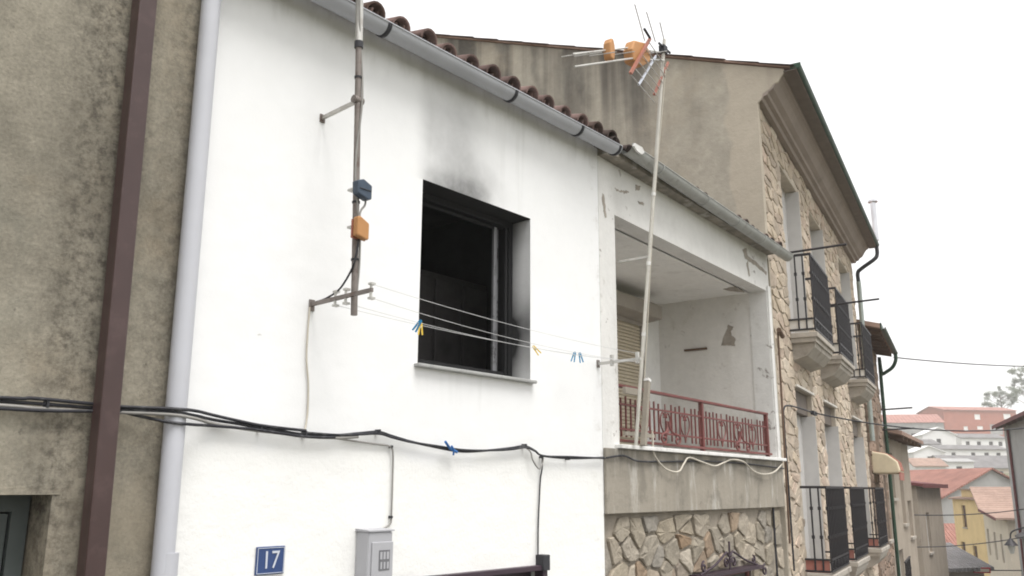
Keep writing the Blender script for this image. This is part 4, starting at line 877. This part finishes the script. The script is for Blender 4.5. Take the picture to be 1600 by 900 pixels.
# right-hand side of the street (frames run towards the viewer, street on the left)
def rframe(x0, y0, x1, y1): return Frame(x0, y0, math.atan2(x1-x0, y1-y0)), math.hypot(x1-x0, y1-y0)
fr, L = rframe(30.0, 60.5, 28.75, 54.3)
t = street_house('yellow_house', fr, 'tall ochre yellow house with three narrow dark windows', L, 6, -8.2, -.55, 'far_yellow', 'roof_brown', [(1.9, 2.75, -2.35, -.95, 'wood_brown'), (1.0, 1.85, -5.0, -3.3, 'wood_brown'), (3.4, 4.25, -5.05, -3.4, 'wood_brown')], .12, .25, None)
part('attic_block', MB().box(1.3, L-.6, .25, 3.5, -.6, .02), 'far_yellow', t); part('attic_roof', MB().box(1.1, L-.4, .05, 3.7, .022, .10), 'roof_brown', t)
fr, L = rframe(28.6, 54.1, 25.6, 46.2)
t = thing('pale_house', fr, (0, 0, -7.6), 'pale cream house with a pinkish tiled roof next to the yellow house', 'house')
PW = [(.8, 1.6, -3.7, -2.2), (3.3, 4.1, -3.8, -2.3), (5.6, 6.4, -3.8, -2.3)]
part('wall', MB().wall(0, L, -7.6, -1.45, 0, .3, PW), 'far_cream', t)
part('upper_wall', MB().prism([(0, -1.449), (L, -1.449), (2.6, -1.15), (0, -.02)], 0, 8, 1), 'far_cream', t)
part('side_wall', MB().box(0, L, .3, 8, -7.6, -1.45), 'far_cream', t)
part('roof', MB().prism([(-.25, .10), (2.7, -1.13), (L+.4, -1.47), (L+.4, -1.37), (2.7, -1.02), (-.25, .22)], -.55, 8.2, 1), 'roof_brown', t)
part('eave_board', MB().prism([(2.7, -1.18), (L+.41, -1.52), (L+.41, -1.37), (2.7, -1.03)], -.58, -.552, 1), 'dark_red', t)
for a_, b_2, c_, d_ in PW:
    wn = part('window', MB().frame(a_, b_2, c_, d_, .10, .16, .06), 'far_white', t); part('pane', MB().box(a_+.06, b_2-.06, .13, .145, c_+.06, d_-.06), 'dark_win', wn)
fr, L = rframe(22.65, 40.2, 17.6, 27.2)
t = street_house('corner_house', fr, 'grey-green house at the right edge with a dark red eave', L, 8, -6.5, 2.95, 'far_grey', 'roof_brown', [(5.2, 6.2, .3, 1.8, 'shutter_grey'), (2.0, 2.9, -3.2, -1.6)], .35, .45, 'dark_red', 10)
part('drain_pipe', MB().tube([(1.6, -.08, 2.6), (1.6, -.08, -4.5)], .06, 8), 'dark_red', t)
part('lean_to', MB().box(6.0, 9.5, -.7, -.001, -6.2, -1.75), 'far_grey', t); part('lean_to_roof', MB().prism([(-.9, -1.78), (-.9, -1.70), (-.002, -1.25), (-.002, -1.33)], 5.8, 9.7), 'roof_grey', t)
# lantern on the corner house
t = thing('street_lantern', WORLD, (15.9, 28.6, -1.7), 'black conical street lantern at the right edge', 'lantern')
o = (15.9, 28.6)
part('shade', MB().tube([(o[0], o[1], -1.70), (o[0], o[1], -1.48)], .21, 10, True, .03), 'rail_black', t)
part('globe', MB().tube([(o[0], o[1], -1.95), (o[0], o[1], -1.705)], .06, 8, True, .12), 'lamp_glass', t)
part('bracket', MB().tube(smooth_path([(o[0], o[1], -1.48), (o[0]+.1, o[1]-.05, -1.25), (o[0]+.7, o[1]-.3, -1.1), (o[0]+1.6, o[1]-.6, -1.2)]), .025, 6), 'rail_black', t)
t = thing('shop_sign', WORLD, (20.9, 40, -3.4), 'small red framed sign low on the right of the street', 'sign')
part('board', MB().box(20.45, 21.2, 40, 40.06, -3.56, -3.32), 'red_sign', t); part('face', MB().box(20.52, 21.13, 39.985, 39.998, -3.50, -3.38), 'far_cream', t)
part('bracket', MB().box(21.2, 22.6, 40.0, 40.05, -3.46, -3.42), 'rail_black', t)

# ================================================================ houses further off, standing free
def far_house(name, label, cx, cy, w_, d_, z0, z1, wall, roof, yaw=0, rise=.35, axis='x', wins=(), group='houses on the far hillside', over=.3):
    fr = Frame(cx, cy, math.pi/2-R(yaw)); zb = min(z0, gh(cy)-1.5)
    t = thing(name, fr, (0, 0, zb), label, 'house', group); a, b = -w_/2, w_/2
    part('wall', MB().wall(a, b, zb, z1, 0, .25, [q[:4] for q in wins]), wall, t)
    if axis == 'x':                           # ridge along the front
        part('side_walls', MB().prism([(.25, zb), (.25, z1), (d_/2, z1+rise*d_/2-.03), (d_, z1-.02), (d_, zb)], a, b), wall, t)
        part('roof', MB().prism([(-over, z1-rise*over), (-over, z1-rise*over+.15), (d_/2, z1+rise*d_/2+.15), (d_+over, z1-rise*over+.15), (d_+over, z1-rise*over), (d_/2, z1+rise*d_/2)], a-over, b+over), roof, t)
    else:                                     # gable towards us
        part('side_walls', MB().box(a, b, .25, d_, zb, z1-.01), wall, t)
        part('gable', MB().prism([(a, z1), (b, z1), (0, z1+rise*w_/2)], 0, d_, 1), wall, t)
        part('roof', MB().prism([(a-over, z1-rise*over+.02), (0, z1+rise*w_/2+.02), (b+over, z1-rise*over+.02), (b+over, z1-rise*over+.17), (0, z1+rise*w_/2+.17), (a-over, z1-rise*over+.17)], -over, d_+over, 1), roof, t)
    for q in wins:
        wn = part('window', MB().frame(q[0], q[1], q[2], q[3], .08, .14, .07), q[4] if len(q) > 4 else 'far_white', t)
        part('pane', MB().box(q[0]+.07, q[1]-.07, .1, .12, q[2]+.07, q[3]-.07), q[5] if len(q) > 5 else 'dark_win', wn)
    return t
t = far_house('grey_barn', 'big grey gabled barn with a salmon red roof in the valley', 43.4, 80, 12.6, 15, -8, -1.15, 'far_grey', 'roof_red', 12, .475, 'y', (), None)
part('skylight', MB().prism([(-2.6, .72), (-1.9, 1.05), (-1.9, 1.10), (-2.6, .77)], 5.0, 9.0, 1), 'far_white', t)
far_house('ochre_cottage', 'low ochre cottage with a salmon tiled roof beside the yellow house', 30.2, 64, 6, 6, -9, -3.9, 'far_yellow', 'roof_red', -8, .45, 'x', [(-1.2, -.4, -5.6, -4.6)], None)
far_house('low_shed', 'low shed with a worn grey-brown tiled roof at the bottom of the street', 19.9, 40, 2.6, 4, -8, -3.35, 'far_beige', 'roof_grey', 20, .4, 'x', (), None)
W = lambda a, b, c, d, *m: (a, b, c, d, *m)
far_house('brick_building', 'long red brick building on the hilltop below the trees', 123.8, 230, 20.5, 12, 11.5, 20.6, 'far_brick', 'roof_far', 6, .22, 'x',
    [W(-1.6, .0, 18.2, 19.6, 'far_white', 'far_white'), W(6.6, 8.6, 18.4, 19.8, 'far_white', 'far_white'), W(-1.2, .4, 15.6, 16.5, 'far_white', 'far_white'), W(-5., -3.8, 15.2, 16.4, 'far_white', 'far_white'), W(2.4, 6, 14.3, 17, 'far_grey', 'far_grey')])
far_house('red_roof_house', 'grey house with a broad pinkish red roof at the left of the hillside', 101.5, 220, 14, 11, 9, 16.6, 'far_grey', 'roof_far', -10, .42, 'x', [W(-1, .3, 12.5, 14), W(3, 4.3, 12.5, 14)])
far_house('white_house_far', 'white gabled house below the brick building', 92.8, 190, 6.8, 8, 8.5, 11.7, 'far_white', 'far_white', -8, .45, 'y', [W(-.6, .4, 9.8, 10.9)])
far_house('white_row_house', 'long white building with dark window openings under the brick building', 105.6, 196, 10.4, 7, 8, 11.4, 'far_white', 'roof_grey', 4, .3, 'x', [W(-4.2, -3.2, 9.6, 10.7), W(-1.6, -.6, 9.6, 10.7), W(1.2, 2.2, 9.6, 10.7), W(3.4, 4.4, 9.6, 10.7)])
far_house('white_cottage', 'white gabled cottage at the left in the middle of the hillside', 78.4, 165, 5.6, 7, 4.5, 6.9, 'far_white', 'far_white', -6, .4, 'y', [W(-.4, .5, 5.3, 6.2)])
far_house('pink_roof_cottage', 'white cottage with a pale pink roof low on the hillside', 57.0, 120, 4.0, 5, .5, 3.2, 'far_white', 'roof_brown', -6, .4, 'x', [W(-1.2, -.5, 1.6, 2.5), W(.5, 1.2, 1.6, 2.5)])
far_house('long_white_building', 'very long low white building across the middle of the hillside', 90.0, 171, 13, 7, 5, 7.75, 'far_white', 'roof_grey', 2, .25, 'x', [W(-4.5, -3.6, 6.2, 7.2), W(-.6, .3, 6.2, 7.2), W(2, 3, 6.2, 7.2), W(4.4, 5.3, 6.2, 7.2)])
far_house('grey_roof_house', 'house with a wide grey roof in front of the long white building', 79.6, 148, 12.5, 9, 2, 3.7, 'far_cream', 'roof_grey', 2, .46, 'x', [W(-3, -2, 2.2, 3.2), W(2, 3, 2.2, 3.2)])
far_house('small_white_house', 'small white house in front of the wide grey roof', 70.4, 138, 3.8, 5, 1, 4.3, 'far_white', 'far_grey', -4, .2, 'x', [W(-.8, .2, 2.8, 3.7)])
far_house('white_annexe', 'low white annexe beside the pink-roofed cottage', 58.9, 131, 3.6, 4, -1, 1.95, 'far_white', 'far_white', 0, .2, 'x', [W(-1, -.3, .6, 1.4)])
far_house('grey_terrace', 'grey terrace house between the two white gabled houses', 84.5, 182, 9, 7, 4, 9.3, 'far_grey', 'roof_grey', 3, .3, 'x', [W(-2, -1, 7, 8.2), W(1, 2, 7, 8.2)])

def tree(cx, cy, z0, h_, rx, label, seed):
    rg = random.Random(seed); fr = Frame(cx, cy, math.pi/2)
    t = thing('tree', fr, (0, 0, z0), label, 'tree', 'trees on the hilltop')
    tr = MB().tube([(0, 0, z0-1), (.15, 0, z0+h_*.35), (-.1, .1, z0+h_*.8)], .38, 8, True, .1); tips = []
    for i in range(11):
        a = rg.uniform(0, 6.28); zz = z0+h_*rg.uniform(.3, .75); l = rx*rg.uniform(.6, 1.05)
        p = (l*math.cos(a), l*math.sin(a)*.8, zz+h_*rg.uniform(.08, .28)); tr.tube([(0, 0, zz), (p[0]*.5, p[1]*.5, zz*.4+p[2]*.6), p], .14, 5, True, .04); tips.append(p)
    part('trunk', tr, 'bark', t)
    cr = MB(); tips += [(0, 0, z0+h_*.9), (rx*.3, .2, z0+h_*.82), (-rx*.35, -.2, z0+h_*.78)]
    for p in tips:
        for k in range(rg.randint(3, 5)):
            c = (p[0]+rg.gauss(0, .8), p[1]+rg.gauss(0, .8), p[2]+rg.gauss(0, .55)); cr_ = rg.uniform(.5, 1.15)
            for q in range(85):
                v = Vector((rg.gauss(0, 1), rg.gauss(0, 1), rg.gauss(0, .7))); v *= cr_*rg.uniform(.3, 1)/max(.3, v.length)
                s_ = rg.uniform(.12, .26); u = Vector((rg.uniform(-1, 1), rg.uniform(-1, 1), rg.uniform(-1, 1))).normalized(); n_ = u.orthogonal().normalized()
                b0 = Vector(c)+v; cr.quad(b0-u*s_, b0+n_*s_*.6, b0+u*s_, b0-n_*s_*.6)
    part('crown', cr, 'leaf', t)
tree(141.0, 250, 18, 11.5, 4.4, 'spreading tree just left behind the brick building roof', 4)
tree(151.5, 255, 18.5, 17.5, 4.6, 'taller tree at the right edge of the hilltop', 9)

# ---------------------------------------------------------------- overhead wires
def span(a, b, sag, r, label): single('overhead_wire', WORLD, MB().tube(wire(a, b, sag, 18), r, 6), 'cable', tuple(a), label, 'wire', 'wires over the street')
span((10.2, 22.9, 3.45), (17.9, 28.8, 4.05), .06, .016, 'uppermost wire, crossing the white sky above the far hill')
span((11.8, 27.0, -.72), (18.6, 31.4, -.55), .12, .016, 'wire crossing the street in front of the grey barn wall')
span((13.4, 30.0, -1.85), (17.8, 29.0, -1.2), .15, .016, 'lowest wire, sagging in front of the yellow house')

# ---------------------------------------------------------------- light haze filling the valley
hz = MB().box(-420, 520, -220, 540, -13, 60)
ho = single('haze', WORLD, hz, 'box', (0, 0, 0), None, None, None, 'stuff'); ho.data.materials.clear()
hm = bpy.data.materials.new('pale_haze'); hm.use_nodes = True; hn = hm.node_tree; hn.nodes.clear()
pv = hn.nodes.new('ShaderNodeVolumePrincipled'); pv.inputs['Color'].default_value = (1, 1, 1, 1); pv.inputs['Density'].default_value = .0010
oo = hn.nodes.new('ShaderNodeOutputMaterial'); hn.links.new(pv.outputs[0], oo.inputs['Volume']); ho.data.materials.append(hm)
